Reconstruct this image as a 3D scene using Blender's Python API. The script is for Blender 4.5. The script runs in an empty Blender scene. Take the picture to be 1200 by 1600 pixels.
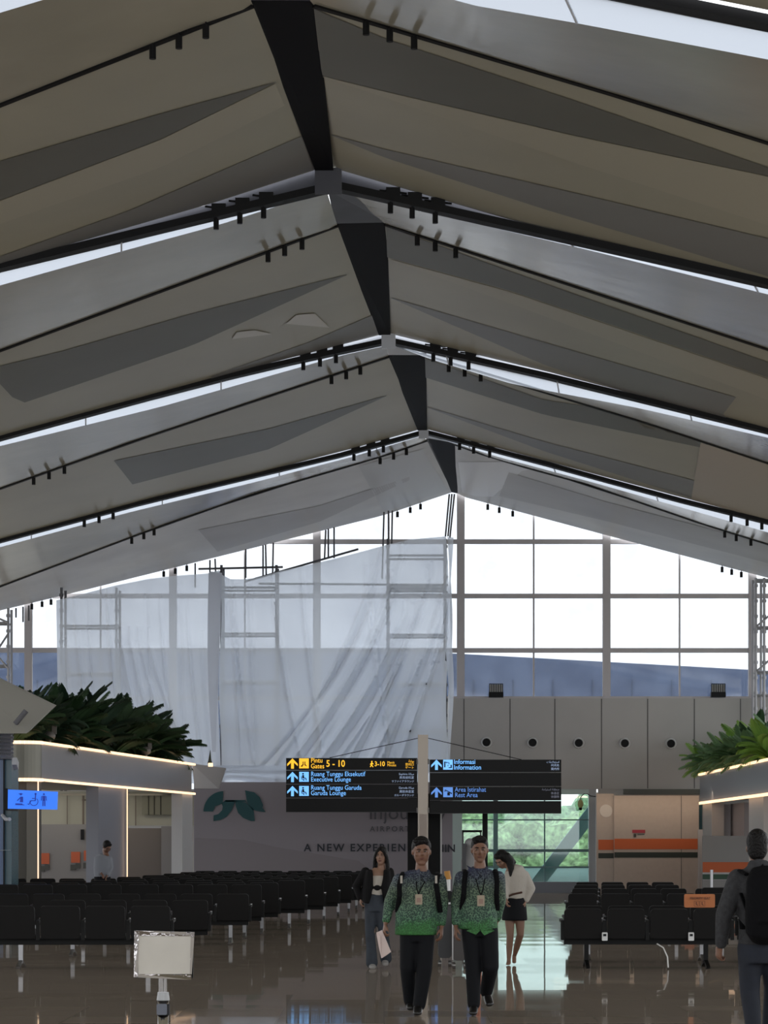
import bpy, bmesh, math, random
from mathutils import Vector, Matrix, noise
random.seed(7)
C = bpy.context.scene.collection
F, CAMH, HY = 4400.0, 1.65, 1320.0      # focal length in pixels of the 1200x1600 frame, eye height, horizon row

# ---------------------------------------------------------------- camera, world, exposure
cam = bpy.data.cameras.new('camera'); cam_ob = bpy.data.objects.new('camera', cam); C.objects.link(cam_ob)
cam_ob.location = (0, 0, CAMH); cam_ob.rotation_euler = (math.pi/2, 0, 0)
cam.sensor_fit = 'VERTICAL'; cam.sensor_height = 24; cam.sensor_width = 18
cam.lens = F/1600*24; cam.shift_y = (HY-800)/1600; cam.clip_start = 0.5; cam.clip_end = 1500
bpy.context.scene.camera = cam_ob
vs = bpy.context.scene.view_settings
vs.view_transform = 'Standard'; vs.look = 'None'; vs.gamma = 1; vs.use_curve_mapping = False
vs.exposure = 1.0
EX = 0.5      # keeps lamps and lit signs at their brightness under this exposure
W = bpy.data.worlds.new('sky'); bpy.context.scene.world = W; W.use_nodes = True
nt = W.node_tree; bg = nt.nodes['Background']
bg.inputs['Color'].default_value = (0.95, 0.975, 1.0, 1); bg.inputs['Strength'].default_value = 1.15

def P(px, py, d): return Vector(((px-600)*d/F, d, CAMH-(py-HY)*d/F))
def proj(v): return (600+v.x*F/v.y, HY-(v.z-CAMH)*F/v.y)
def K(d): return F/d

# ---------------------------------------------------------------- materials
MATS = {}
def mat(name, col, rough=0.6, metal=0.0, spec=0.5, emit=None, es=1.0, noise_amt=0.0, nscale=8.0, bump=0.0, bscale=40.0, trans=None):
    if name in MATS: return MATS[name]
    m = bpy.data.materials.new(name); m.use_nodes = True; n = m.node_tree; b = n.nodes['Principled BSDF']
    b.inputs['Base Color'].default_value = (*col, 1); b.inputs['Roughness'].default_value = rough
    b.inputs['Metallic'].default_value = metal; b.inputs['Specular IOR Level'].default_value = spec
    if emit: b.inputs['Emission Color'].default_value = (*emit, 1); b.inputs['Emission Strength'].default_value = es*EX
    if noise_amt or bump:
        tc = n.nodes.new('ShaderNodeTexCoord'); nz = n.nodes.new('ShaderNodeTexNoise')
        nz.inputs['Scale'].default_value = nscale; nz.inputs['Detail'].default_value = 5
        n.links.new(tc.outputs['Object'], nz.inputs['Vector'])
        if noise_amt:
            r = n.nodes.new('ShaderNodeValToRGB'); a = noise_amt
            r.color_ramp.elements[0].position = 0.3; r.color_ramp.elements[1].position = 0.7
            r.color_ramp.elements[0].color = (*[c*(1-a) for c in col], 1); r.color_ramp.elements[1].color = (*[min(1, c*(1+a)) for c in col], 1)
            n.links.new(nz.outputs['Fac'], r.inputs['Fac']); n.links.new(r.outputs['Color'], b.inputs['Base Color'])
        if bump:
            nb = n.nodes.new('ShaderNodeTexNoise'); nb.inputs['Scale'].default_value = bscale; nb.inputs['Detail'].default_value = 3
            n.links.new(tc.outputs['Object'], nb.inputs['Vector'])
            bp = n.nodes.new('ShaderNodeBump'); bp.inputs['Strength'].default_value = bump; bp.inputs['Distance'].default_value = 0.05
            n.links.new(nb.outputs['Fac'], bp.inputs['Height']); n.links.new(bp.outputs['Normal'], b.inputs['Normal'])
    MATS[name] = m; return m

def mix_mat(name, parts):
    """parts: list of (node type, colour, extra, weight) mixed in sequence"""
    m = bpy.data.materials.new(name); m.use_nodes = True; n = m.node_tree; n.nodes.clear()
    out = n.nodes.new('ShaderNodeOutputMaterial'); prev = None; tot = 0
    for typ, col, rough, w in parts:
        s = n.nodes.new(typ); s.inputs['Color'].default_value = (*col, 1)
        if 'Roughness' in s.inputs and rough is not None: s.inputs['Roughness'].default_value = rough
        tot += w
        if prev is None: prev = s
        else:
            mx = n.nodes.new('ShaderNodeMixShader'); mx.inputs[0].default_value = w/tot
            n.links.new(prev.outputs[0], mx.inputs[1]); n.links.new(s.outputs[0], mx.inputs[2]); prev = mx
    n.links.new(prev.outputs[0], out.inputs['Surface']); MATS[name] = m; return m

beige = mat('ceiling_beige', (0.375, 0.35, 0.27), 0.36, noise_amt=0.07, nscale=0.35, bump=0.06, bscale=0.9)
beige2 = mat('ceiling_pale', (0.38, 0.355, 0.29), 0.16, noise_amt=0.12, nscale=0.3, bump=0.16, bscale=0.8)
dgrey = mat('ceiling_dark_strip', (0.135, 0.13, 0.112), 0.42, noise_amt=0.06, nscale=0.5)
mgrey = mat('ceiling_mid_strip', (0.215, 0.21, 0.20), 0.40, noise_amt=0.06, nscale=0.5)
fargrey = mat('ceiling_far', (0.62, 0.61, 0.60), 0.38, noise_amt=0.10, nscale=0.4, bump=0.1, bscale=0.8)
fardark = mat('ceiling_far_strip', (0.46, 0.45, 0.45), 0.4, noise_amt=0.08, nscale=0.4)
black = mat('black_metal', (0.006, 0.006, 0.007), 0.5, spec=.2)
gusset = mat('black_ridge_sheet', (0.006, 0.006, 0.008), 0.6, spec=.06)
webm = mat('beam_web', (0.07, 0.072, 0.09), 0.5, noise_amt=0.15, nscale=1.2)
webpale = mat('beam_web_pale', (0.60, 0.63, 0.70), 0.5)  # pale copy of the web; skylight falling on farther beams put into colour
chrome = mat('chrome', (0.75, 0.75, 0.76), 0.12, 1.0)
steel = mat('brushed_steel', (0.52, 0.52, 0.54), 0.32, 0.9)
seatm = mat('seat_black', (0.0055, 0.005, 0.005), 0.45, spec=.22)
seatf = mat('seat_frame', (0.004, 0.004, 0.004), 0.5, spec=.2)
white = mat('white_paint', (0.72, 0.72, 0.72), 0.5)
wallp = mat('wall_panel', (0.44, 0.425, 0.41), 0.5, noise_amt=0.04, nscale=0.6)
mull = mat('mullion', (0.52, 0.49, 0.50), 0.5)
led = mat('warm_led', (1, .8, .6), 0.5, emit=(1, 0.62, 0.36), es=1.7)
glass = mix_mat('clear_glass', [('ShaderNodeBsdfTransparent', (0.97, 0.985, 1.0), None, .94), ('ShaderNodeBsdfGlossy', (1, 1, 1), 0.03, .06)])
gglass = mix_mat('green_glass', [('ShaderNodeBsdfTransparent', (0.76, 0.88, 0.86), None, .93), ('ShaderNodeBsdfGlossy', (1, 1, 1), 0.03, .07)])
skyglass = mix_mat('skylight_glass', [('ShaderNodeBsdfTransparent', (0.34, 0.36, 0.39), None, .50), ('ShaderNodeBsdfTranslucent', (0.34, 0.37, 0.42), None, .40), ('ShaderNodeBsdfGlossy', (1, 1, 1), 0.1, .1)])
tarpm = mix_mat('tarpaulin', [('ShaderNodeBsdfTranslucent', (0.93, 0.96, 1.0), None, .70), ('ShaderNodeBsdfDiffuse', (0.85, 0.88, 0.95), None, .09), ('ShaderNodeBsdfTransparent', (0.88, 0.92, 1.0), None, .21)])
foldm = mix_mat('tarpaulin_double', [('ShaderNodeBsdfTranslucent', (0.80, 0.82, 0.88), None, .6), ('ShaderNodeBsdfDiffuse', (0.55, 0.57, 0.63), None, .5)])

# ---------------------------------------------------------------- mesh helper
class MB:
    def __init__(s): s.v = []; s.f = []
    def add(s, vs, fs):
        o = len(s.v); s.v += [Vector(p) for p in vs]; s.f += [tuple(i+o for i in q) for q in fs]; return s
    def box(s, c, d, rz=0.0, rx=0.0):
        x, y, z = d[0]/2, d[1]/2, d[2]/2
        M = Matrix.Rotation(rz, 3, 'Z') @ Matrix.Rotation(rx, 3, 'X')
        vs = [Vector(c)+M @ Vector((sx*x, sy*y, sz*z)) for sz in (-1, 1) for sy in (-1, 1) for sx in (-1, 1)]
        return s.add(vs, [(0, 2, 3, 1), (4, 5, 7, 6), (0, 1, 5, 4), (2, 6, 7, 3), (0, 4, 6, 2), (1, 3, 7, 5)])
    def rbox(s, c, d, r, rx=0.0, n=4):
        """upright slab in the XZ plane with rounded corners"""
        w, t, h = d; pts = []
        for cx, cz, a0 in ((w/2-r, h/2-r, 0), (-w/2+r, h/2-r, 90), (-w/2+r, -h/2+r, 180), (w/2-r, -h/2+r, 270)):
            for i in range(n+1):
                a = math.radians(a0+90*i/n); pts.append((cx+r*math.cos(a), cz+r*math.sin(a)))
        m = len(pts); M = Matrix.Rotation(rx, 3, 'X')
        vs = [Vector(c)+M @ Vector((x, sy*t/2, z)) for sy in (-1, 1) for x, z in pts]
        fs = [tuple(range(m)), tuple(range(2*m-1, m-1, -1))]+[(i, m+i, m+(i+1) % m, (i+1) % m) for i in range(m)]
        return s.add(vs, fs)
    def bar(s, a, b, w, h, up=(0, 0, 1)):
        a = Vector(a); b = Vector(b); t = (b-a).normalized(); up = Vector(up)
        sd = t.cross(up)
        if sd.length < 1e-4: sd = t.cross(Vector((1, 0, 0)))
        sd.normalize(); u = sd.cross(t).normalized()
        vs = [p+sd*sx*w/2+u*sz*h/2 for p in (a, b) for sx, sz in ((-1, -1), (1, -1), (1, 1), (-1, 1))]
        return s.add(vs, [(0, 1, 2, 3), (7, 6, 5, 4), (0, 4, 5, 1), (1, 5, 6, 2), (2, 6, 7, 3), (3, 7, 4, 0)])
    def cyl(s, a, b, r0, r1=None, n=12):
        r1 = r0 if r1 is None else r1
        return s.tube([a, b], [(r0, r0), (r1, r1)], n)
    def tube(s, pts, rad, n=12, side=(1, 0, 0)):
        pts = [Vector(p) for p in pts]; vs = []; m = len(pts)
        for i, p in enumerate(pts):
            t = (pts[min(i+1, m-1)]-pts[max(i-1, 0)]).normalized()
            sd = Vector(side)-t*t.dot(Vector(side))
            if sd.length < 0.2: sd = Vector((0, 1, 0))-t*t.dot(Vector((0, 1, 0)))
            if sd.length < 0.2: sd = Vector((0, 0, 1))-t*t.dot(Vector((0, 0, 1)))
            sd.normalize(); o = t.cross(sd); r = rad[i] if isinstance(rad, list) else rad
            if not isinstance(r, tuple): r = (r, r)
            for j in range(n):
                a = 2*math.pi*j/n; vs.append(p+sd*r[0]*math.cos(a)+o*r[1]*math.sin(a))
        fs = [(i*n+j, i*n+(j+1) % n, (i+1)*n+(j+1) % n, (i+1)*n+j) for i in range(m-1) for j in range(n)]
        fs += [tuple(range(n-1, -1, -1)), tuple((m-1)*n+j for j in range(n))]
        return s.add(vs, fs)
    def ell(s, c, r, n=14, m=9, M=None):
        c = Vector(c); vs = []; M = M or Matrix.Identity(3)
        vs.append(c+M @ Vector((0, 0, -r[2])))
        for i in range(1, m):
            ph = -math.pi/2+math.pi*i/m
            for j in range(n):
                a = 2*math.pi*j/n
                vs.append(c+M @ Vector((r[0]*math.cos(ph)*math.cos(a), r[1]*math.cos(ph)*math.sin(a), r[2]*math.sin(ph))))
        vs.append(c+M @ Vector((0, 0, r[2]))); fs = []
        for j in range(n): fs.append((0, 1+(j+1) % n, 1+j))
        for i in range(m-2):
            for j in range(n): fs.append((1+i*n+j, 1+i*n+(j+1) % n, 1+(i+1)*n+(j+1) % n, 1+(i+1)*n+j))
        e = len(vs)-1; b = 1+(m-2)*n
        for j in range(n): fs.append((b+j, b+(j+1) % n, e))
        return s.add(vs, fs)
    def slab(s, poly, off):
        """polygon (3D points) extruded by vector off"""
        off = Vector(off); n = len(poly); vs = [Vector(p) for p in poly]+[Vector(p)+off for p in poly]
        return s.add(vs, [tuple(range(n)), tuple(range(2*n-1, n-1, -1))]+[(i, n+i, n+(i+1) % n, (i+1) % n) for i in range(n)])
    def wall(s, x0, x1, y0, y1, d, t=0.05):
        """upright slab given by pixel bounds at depth d (front face at d), thickness t away from the camera"""
        return s.slab([P(x0, y1, d), P(x1, y1, d), P(x1, y0, d), P(x0, y0, d)], (0, t, 0))
    def grid(s, rows):
        n = len(rows[0]); vs = [p for r in rows for p in r]
        return s.add(vs, [(i*n+j, i*n+j+1, (i+1)*n+j+1, (i+1)*n+j) for i in range(len(rows)-1) for j in range(n-1)])
    def build(s, name, m, parent=None, smooth=False, origin=None, fix=True):
        off = Vector((0, 0, 0)); loc = None
        if parent is not None:
            q = parent
            while q is not None: off += q.location; q = q.parent
        else:
            if origin is None:
                xs = [p.x for p in s.v]; ys = [p.y for p in s.v]; zs = [p.z for p in s.v]
                origin = ((min(xs)+max(xs))/2, (min(ys)+max(ys))/2, min(zs))
            off = Vector(origin); loc = off
        me = bpy.data.meshes.new(name); me.from_pydata([p-off for p in s.v], [], s.f); me.materials.append(m)
        if fix:
            bm = bmesh.new(); bm.from_mesh(me); bmesh.ops.recalc_face_normals(bm, faces=bm.faces); bm.to_mesh(me); bm.free()
        if smooth:
            for p in me.polygons: p.use_smooth = True
        me.update(); o = bpy.data.objects.new(name, me); C.objects.link(o)
        if parent is not None: o.parent = parent
        if loc is not None: o.location = loc
        return o

def tag(o, label=None, cat=None, group=None, kind=None):
    if label: o['label'] = label
    if cat: o['category'] = cat
    if group: o['group'] = group
    if kind: o['kind'] = kind
    return o
def empty(name, loc, label=None, cat=None, group=None, kind=None):
    o = bpy.data.objects.new(name, None); C.objects.link(o); o.location = loc; o.empty_display_size = 0.2
    return tag(o, label, cat, group, kind)
def struct(o): o['kind'] = 'structure'; return o
def copy_tree(o, parent=None):
    c = o.copy(); C.objects.link(c); c.parent = parent
    for ch in list(o.children): copy_tree(ch, c)
    return c
def text(s, size, m, parent, pos, align='LEFT', bold=0.0, name='lettering', space=1.0, sx=1.0):
    """text standing in the XZ plane facing the camera side (-Y); pos is the baseline start"""
    cu = bpy.data.curves.new(name, 'FONT'); cu.body = s; cu.size = size; cu.align_x = align; cu.extrude = 0.003
    cu.offset = bold; cu.space_character = space; cu.resolution_u = 3
    t = bpy.data.objects.new(name, cu); C.objects.link(t); bpy.context.view_layer.update()
    dg = bpy.context.evaluated_depsgraph_get(); me = bpy.data.meshes.new_from_object(t.evaluated_get(dg))
    bpy.data.objects.remove(t); mb = MB(); p = Vector(pos)
    mb.v = [p+Vector((v.co.x*sx, -v.co.z, v.co.y)) for v in me.vertices]; mb.f = [tuple(q.vertices) for q in me.polygons]
    bpy.data.meshes.remove(me)
    if not mb.v: return None
    return mb.build(name, m, parent, fix=False)
ORD = ['first', 'second', 'third', 'fourth', 'fifth', 'sixth', 'seventh', 'eighth', 'ninth', 'tenth', 'eleventh', 'twelfth',
       'thirteenth', 'fourteenth', 'fifteenth', 'sixteenth', 'seventeenth', 'eighteenth', 'nineteenth', 'twentieth']

# ================================================================ FLOOR and ground
fm = bpy.data.materials.new('polished_tile'); fm.use_nodes = True; n = fm.node_tree; b = n.nodes['Principled BSDF']
tc = n.nodes.new('ShaderNodeTexCoord'); mp = n.nodes.new('ShaderNodeMapping'); n.links.new(tc.outputs['Object'], mp.inputs['Vector'])
mp.inputs['Scale'].default_value = (1.0, 1.0, 1.0)
br = n.nodes.new('ShaderNodeTexBrick'); br.offset = 0.0; br.inputs['Scale'].default_value = 1.0
br.inputs['Mortar Size'].default_value = 0.006; br.inputs['Brick Width'].default_value = 1; br.inputs['Row Height'].default_value = 1
br.inputs['Color1'].default_value = (0.33, 0.275, 0.225, 1); br.inputs['Color2'].default_value = (0.30, 0.25, 0.205, 1); br.inputs['Mortar'].default_value = (0.24, 0.205, 0.17, 1)
n.links.new(mp.outputs[0], br.inputs['Vector']); n.links.new(br.outputs['Color'], b.inputs['Base Color'])
fl = n.nodes.new('ShaderNodeVectorMath'); fl.operation = 'FLOOR'; n.links.new(mp.outputs[0], fl.inputs[0])
wn = n.nodes.new('ShaderNodeTexWhiteNoise'); wn.noise_dimensions = '3D'; n.links.new(fl.outputs[0], wn.inputs['Vector'])
sb = n.nodes.new('ShaderNodeVectorMath'); sb.operation = 'SUBTRACT'; sb.inputs[1].default_value = (.5, .5, .5); n.links.new(wn.outputs['Color'], sb.inputs[0])
mu = n.nodes.new('ShaderNodeVectorMath'); mu.operation = 'MULTIPLY'; mu.inputs[1].default_value = (.0016, .0042, 0); n.links.new(sb.outputs[0], mu.inputs[0])
ad = n.nodes.new('ShaderNodeVectorMath'); ad.operation = 'ADD'; ad.inputs[1].default_value = (0, 0, 1); n.links.new(mu.outputs[0], ad.inputs[0])
nm = n.nodes.new('ShaderNodeVectorMath'); nm.operation = 'NORMALIZE'; n.links.new(ad.outputs[0], nm.inputs[0]); n.links.new(nm.outputs[0], b.inputs['Normal'])
b.inputs['Roughness'].default_value = 0.045; b.inputs['Specular IOR Level'].default_value = 0.5
FD = 96.8                                                     # facade distance
n.nodes.remove(b); df_ = n.nodes.new('ShaderNodeBsdfDiffuse'); gl_ = n.nodes.new('ShaderNodeBsdfGlossy'); gl_.inputs['Roughness'].default_value = 0.035
lw_ = n.nodes.new('ShaderNodeLayerWeight'); lw_.inputs['Blend'].default_value = .35; mp_ = n.nodes.new('ShaderNodeMapRange'); mp_.inputs[3].default_value = .05; mp_.inputs[4].default_value = .68
mxs = n.nodes.new('ShaderNodeMixShader'); out_ = n.nodes['Material Output']
n.links.new(br.outputs['Color'], df_.inputs['Color']); n.links.new(nm.outputs[0], gl_.inputs['Normal']); n.links.new(lw_.outputs['Fresnel'], mp_.inputs[0]); n.links.new(mp_.outputs[0], mxs.inputs[0])
n.links.new(df_.outputs[0], mxs.inputs[1]); n.links.new(gl_.outputs[0], mxs.inputs[2]); n.links.new(mxs.outputs[0], out_.inputs['Surface'])
struct(MB().box((0, 47.5, -0.15), (40, 99, 0.30)).build('floor', fm, origin=(0, 0, 0)))
grass = mat('outside_ground_bounce', (0.46, 0.44, 0.40), 0.9, noise_amt=0.08, nscale=0.3)  # ground paled to bounce sky light up onto the ceiling
tag(MB().box((0, 300, -6.1), (700, 700, 0.2)).build('ground', grass, origin=(0, 300, -6)), kind='structure')

# ================================================================ SHELL: unseen walls, cut low to let sky light in, and facade
sw = mat('side_wall', (0.30, 0.29, 0.28), 0.6, noise_amt=0.05)
for nm_, x in (('wall_left', -19.9), ('wall_right', 19.9)):
    struct(MB().box((x, 47.5, 0.5), (0.2, 99, 1.0)).build(nm_, sw))
struct(MB().box((0, -1.9, 0.5), (40, 0.2, 1.0)).build('wall_back', sw))

# roof depths of the main beams and pixel lines
D = [38.0, 51.3, 67.8, 82.8, 96.8]
RX = [-2.0, -1.03, 0.11, 1.17, 2.4]
class Line:
    def __init__(s, pts, depth, xe):
        s.p = sorted(pts) if xe > pts[0][0] else sorted(pts, reverse=True); s.x0 = s.p[0][0]; s.xe = xe; s.dep = depth; s.sg = 1 if xe > s.x0 else -1
    def y(s, x):
        q = s.p; g = s.sg
        for i in range(len(q)-1):
            if (x-q[i+1][0])*g <= 0 or i == len(q)-2:
                a, b = q[i], q[i+1]; return a[1]+(b[1]-a[1])*(x-a[0])/(b[0]-a[0])
    def at(s, t):
        x = s.x0+(s.xe-s.x0)*t; return P(x, s.y(x), s.dep(x))
    def atx(s, x): return P(x, s.y(x), s.dep(x))
def const(d): return lambda x: d
def slant(n_, a, bb, cap=9.5):
    def f(x):
        d = D[n_]+a
        for _ in range(6):
            dx = abs((x-600)*d/F-RX[n_]); d = D[n_]+min(a+bb*dx, cap)
        return d
    return f
def xend(n_, left): return 600+(-19 if left else 19)*F/D[n_]

Mb = {}; Wt = {}; Tl = {}; Sl = {}
def line(store, n_, side, pts, dep): store[(n_, side)] = Line(pts, dep, xend(n_, side == 'L'))
mpx = {(0, 'L'): [(345, -128), (0, -40)], (0, 'R'): [(365, -128), (980, -2), (1200, 42)],
       (1, 'L'): [(512, 298), (0, 421)], (1, 'R'): [(532, 297), (1200, 447)],
       (2, 'L'): [(604, 536), (400, 580), (200, 632), (0, 687)], (2, 'R'): [(616, 537), (860, 592), (1200, 676)],
       (3, 'L'): [(660, 678), (550, 709), (400, 745), (250, 780), (0, 847)], (3, 'R'): [(668, 678), (900, 739), (1015, 772), (1200, 818)]}
wpx = {(1, 'L'): [(497, 264), (330, 318), (0, 413)], (1, 'R'): [(519, 262), (800, 344), (1200, 438)],
       (2, 'L'): [(595, 523), (400, 573), (200, 627), (0, 682)], (2, 'R'): [(607, 521), (860, 582), (1200, 670)],
       (3, 'L'): [(656, 671), (550, 701), (400, 740), (250, 775), (0, 843)], (3, 'R'): [(664, 670), (900, 733), (1200, 813)],
       (4, 'L'): [(707, 769), (600, 805), (340, 870), (100, 930), (0, 954)], (4, 'R'): [(713, 770), (727, 777), (950, 837), (1200, 903)]}
tpx = {(0, 'L'): [(395, 8), (0, 163)], (0, 'R'): [(490, 8), (600, 40), (1000, 159), (1200, 222)],
       (1, 'L'): [(527, 352), (0, 547)], (1, 'R'): [(602, 350), (900, 447), (1200, 545)],
       (2, 'L'): [(607, 557), (400, 625), (200, 692), (0, 763)], (2, 'R'): [(663, 556), (750, 582), (1000, 657), (1200, 723)],
       (3, 'L'): [(667, 688), (600, 712), (400, 770), (250, 822), (0, 916)], (3, 'R'): [(711, 694), (775, 717), (920, 757), (1100, 819), (1200, 850)]}
spx = {(0, 'L'): [(350, -105), (200, -40), (0, 20)], (0, 'R'): [(400, -108), (720, 5), (900, 36), (1200, 93)],
       (1, 'L'): [(512, 303), (440, 320), (340, 352), (200, 390), (0, 446)], (1, 'R'): [(545, 303), (720, 344), (900, 386), (1200, 460)],
       (2, 'L'): [(604, 540), (535, 555), (250, 636), (0, 697)], (2, 'R'): [(620, 542), (675, 562), (800, 600), (1000, 638), (1200, 684)],
       (3, 'L'): [(660, 681), (550, 714), (400, 753), (200, 801), (0, 855)], (3, 'R'): [(672, 681), (775, 713), (920, 752), (1100, 803), (1200, 832)]}
TA = [2.6, 3.4, 2.0, 1.7]; TB = [0.5, 0.5, 0.5, 0.42]
for k_, v in mpx.items(): line(Mb, *k_, v, const(D[k_[0]]))
for k_, v in wpx.items(): line(Wt, *k_, v, const(D[k_[0]]-0.08))
for k_, v in tpx.items(): line(Tl, *k_, v, slant(k_[0], TA[k_[0]], TB[k_[0]]))
for k_, v in spx.items(): line(Sl, *k_, v, slant(k_[0], 0.35, 0.08))

ceil = empty('ceiling', (0, 60, 11), kind='structure')
def ruled(A, B, nu=40, nv=6):
    ts = [(i/nu)**1.3 for i in range(nu+1)]
    return [[A.at(t).lerp(B.at(t), j/nv) for j in range(nv+1)] for t in ts]
def panel(A, B, name, m, thick=0.0):
    o = MB().grid(ruled(A, B)).build(name, m, ceil, smooth=True); return o
for n_ in range(4):
    for sd in 'LR':
        far = n_ == 3
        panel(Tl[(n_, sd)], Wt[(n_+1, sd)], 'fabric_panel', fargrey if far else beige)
        panel(Sl[(n_, sd)], Tl[(n_, sd)], 'short_fabric_panel', beige2)
        sk = panel(Mb[(n_, sd)], Sl[(n_, sd)], 'skylight', skyglass)
        gb_ = MB()
        for i in range(5, 40, 7): gb_.bar(Mb[(n_, sd)].at((i/40)**1.3), Sl[(n_, sd)].at((i/40)**1.3), .03, .03)
        gb_.build('glazing_bar', webpale, ceil)
# nearer roof continues over and behind the camera
bk = MB(); bk.add([(-21, 37.7, 9.6), (-2.1, 37.7, 14.25), (-5.5, -4, 14.25), (-21, -4, 9.6)], [(0, 1, 2, 3)])
bk.add([(19, 37.7, 10.1), (-2.1, 37.7, 14.25), (-5.5, -4, 14.25), (19, -4, 10.1)], [(0, 1, 2, 3)])
bk.build('near_roof_panel', beige, ceil)

# dark wedge strips set just in front of the long panels
def hit(A, B, px, py):
    t, v = 0.3, 0.5
    def g(t, v):
        q = A.at(t).lerp(B.at(t), v); x, y = proj(q); return x-px, y-py, q
    for _ in range(25):
        fx, fy, q = g(t, v); e = 1e-4
        ax, ay, _q = g(t+e, v); bx, by, _q = g(t, v+e)
        a, b_, c, d_ = (ax-fx)/e, (bx-fx)/e, (ay-fy)/e, (by-fy)/e; det = a*d_-b_*c
        if abs(det) < 1e-9: break
        t -= (d_*fx-b_*fy)/det; v -= (a*fy-c*fx)/det
        t = min(max(t, 0.0), 1.0); v = min(max(v, 0.0), 1.0)
    return g(t, v)[2]
def ip(pts, x):
    g = 1 if pts[-1][0] > pts[0][0] else -1
    for i in range(len(pts)-1):
        if (x-pts[i+1][0])*g <= 0 or i == len(pts)-2:
            a, b_ = pts[i], pts[i+1]; return a[1]+(b_[1]-a[1])*(x-a[0])/(b_[0]-a[0])
def strip(n_, sd, top, bot, m, short=False, sc=0.9992, name='dark_wedge_strip'):
    A, B = (Sl[(n_, sd)], Tl[(n_, sd)]) if short else (Tl[(n_, sd)], Wt[(n_+1, sd)])
    rows = []; N = 28
    for i in range(N+1):
        s_ = i/N; xt = top[0][0]+(top[-1][0]-top[0][0])*s_; xb = bot[0][0]+(bot[-1][0]-bot[0][0])*s_
        yt, yb = ip(top, xt), ip(bot, xb); row = []
        for j in range(4):
            w_ = j/3; q = hit(A, B, xt+(xb-xt)*w_, yt+(yb-yt)*w_)
            row.append(Vector((0, 0, CAMH))+(q-Vector((0, 0, CAMH)))*sc)
        rows.append(row)
    MB().grid(rows).build(name, m, ceil, smooth=True)
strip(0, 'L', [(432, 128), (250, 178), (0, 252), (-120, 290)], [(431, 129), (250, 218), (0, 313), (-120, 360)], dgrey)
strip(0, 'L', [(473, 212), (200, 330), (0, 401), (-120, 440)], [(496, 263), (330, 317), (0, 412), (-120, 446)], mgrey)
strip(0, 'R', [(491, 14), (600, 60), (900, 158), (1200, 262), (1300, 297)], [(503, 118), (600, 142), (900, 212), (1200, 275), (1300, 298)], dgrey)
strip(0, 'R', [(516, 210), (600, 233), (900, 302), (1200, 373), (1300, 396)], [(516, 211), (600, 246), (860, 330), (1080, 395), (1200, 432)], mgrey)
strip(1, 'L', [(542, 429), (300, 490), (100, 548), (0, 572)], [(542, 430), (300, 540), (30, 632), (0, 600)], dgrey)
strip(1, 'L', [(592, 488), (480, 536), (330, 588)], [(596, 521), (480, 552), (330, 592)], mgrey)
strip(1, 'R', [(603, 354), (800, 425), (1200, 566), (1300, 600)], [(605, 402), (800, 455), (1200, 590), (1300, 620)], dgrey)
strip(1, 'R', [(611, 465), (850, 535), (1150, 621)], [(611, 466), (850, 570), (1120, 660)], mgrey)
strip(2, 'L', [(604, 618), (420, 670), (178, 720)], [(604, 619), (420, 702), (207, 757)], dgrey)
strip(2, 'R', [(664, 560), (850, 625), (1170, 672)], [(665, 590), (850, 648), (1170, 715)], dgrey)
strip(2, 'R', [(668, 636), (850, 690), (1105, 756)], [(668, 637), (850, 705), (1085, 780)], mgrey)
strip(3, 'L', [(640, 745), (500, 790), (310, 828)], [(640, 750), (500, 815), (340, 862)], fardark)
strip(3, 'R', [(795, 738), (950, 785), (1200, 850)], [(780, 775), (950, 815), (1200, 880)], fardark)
# paler strips and small patches of other tones over the panels
lbeige = mat('ceiling_light_strip', (0.415, 0.385, 0.30), 0.38)
strip(0, 'R', [(503, 119), (600, 143), (900, 213), (1200, 276), (1300, 299)], [(503, 120), (600, 152), (900, 255), (1200, 352), (1300, 382)], lbeige, name='pale_wedge_strip')
strip(1, 'R', [(606, 404), (800, 457), (1200, 592)], [(606, 405), (800, 475), (1200, 625)], lbeige, name='pale_wedge_strip')
strip(0, 'L', [(430, 131), (250, 219), (0, 314), (-120, 361)], [(445, 165), (250, 262), (0, 350), (-120, 392)], lbeige, name='pale_wedge_strip')
strip(3, 'R', [(716, 722), (775, 722), (838, 716)], [(722, 770), (745, 776), (770, 776)], mat('ceiling_bright_patch', (0.78, 0.78, 0.80), .35), name='panel_patch')
strip(3, 'L', [(560, 728), (660, 702)], [(600, 800), (700, 766)], mat('ceiling_patch_grey', (0.55, 0.55, 0.55), .35), name='panel_patch')
strip(2, 'R', [(1095, 690), (1130, 700), (1200, 722)], [(1080, 780), (1130, 795), (1200, 811)], mat('ceiling_brown_patch', (0.46, 0.40, 0.33), .4), name='panel_patch')
patch = mat('ceiling_patch', (0.62, 0.60, 0.56), 0.4)
for n_, sd, top, bot in ((1, 'L', [(370, 519), (398, 516)], [(362, 530), (425, 522)]), (1, 'L', [(463, 492), (492, 490)], [(447, 506), (515, 512)]),
                         (2, 'R', [(1062, 655), (1100, 664)], [(1062, 662), (1100, 671)])):
    strip(n_, sd, top, bot, patch, sc=0.9985, name='panel_patch')

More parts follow.
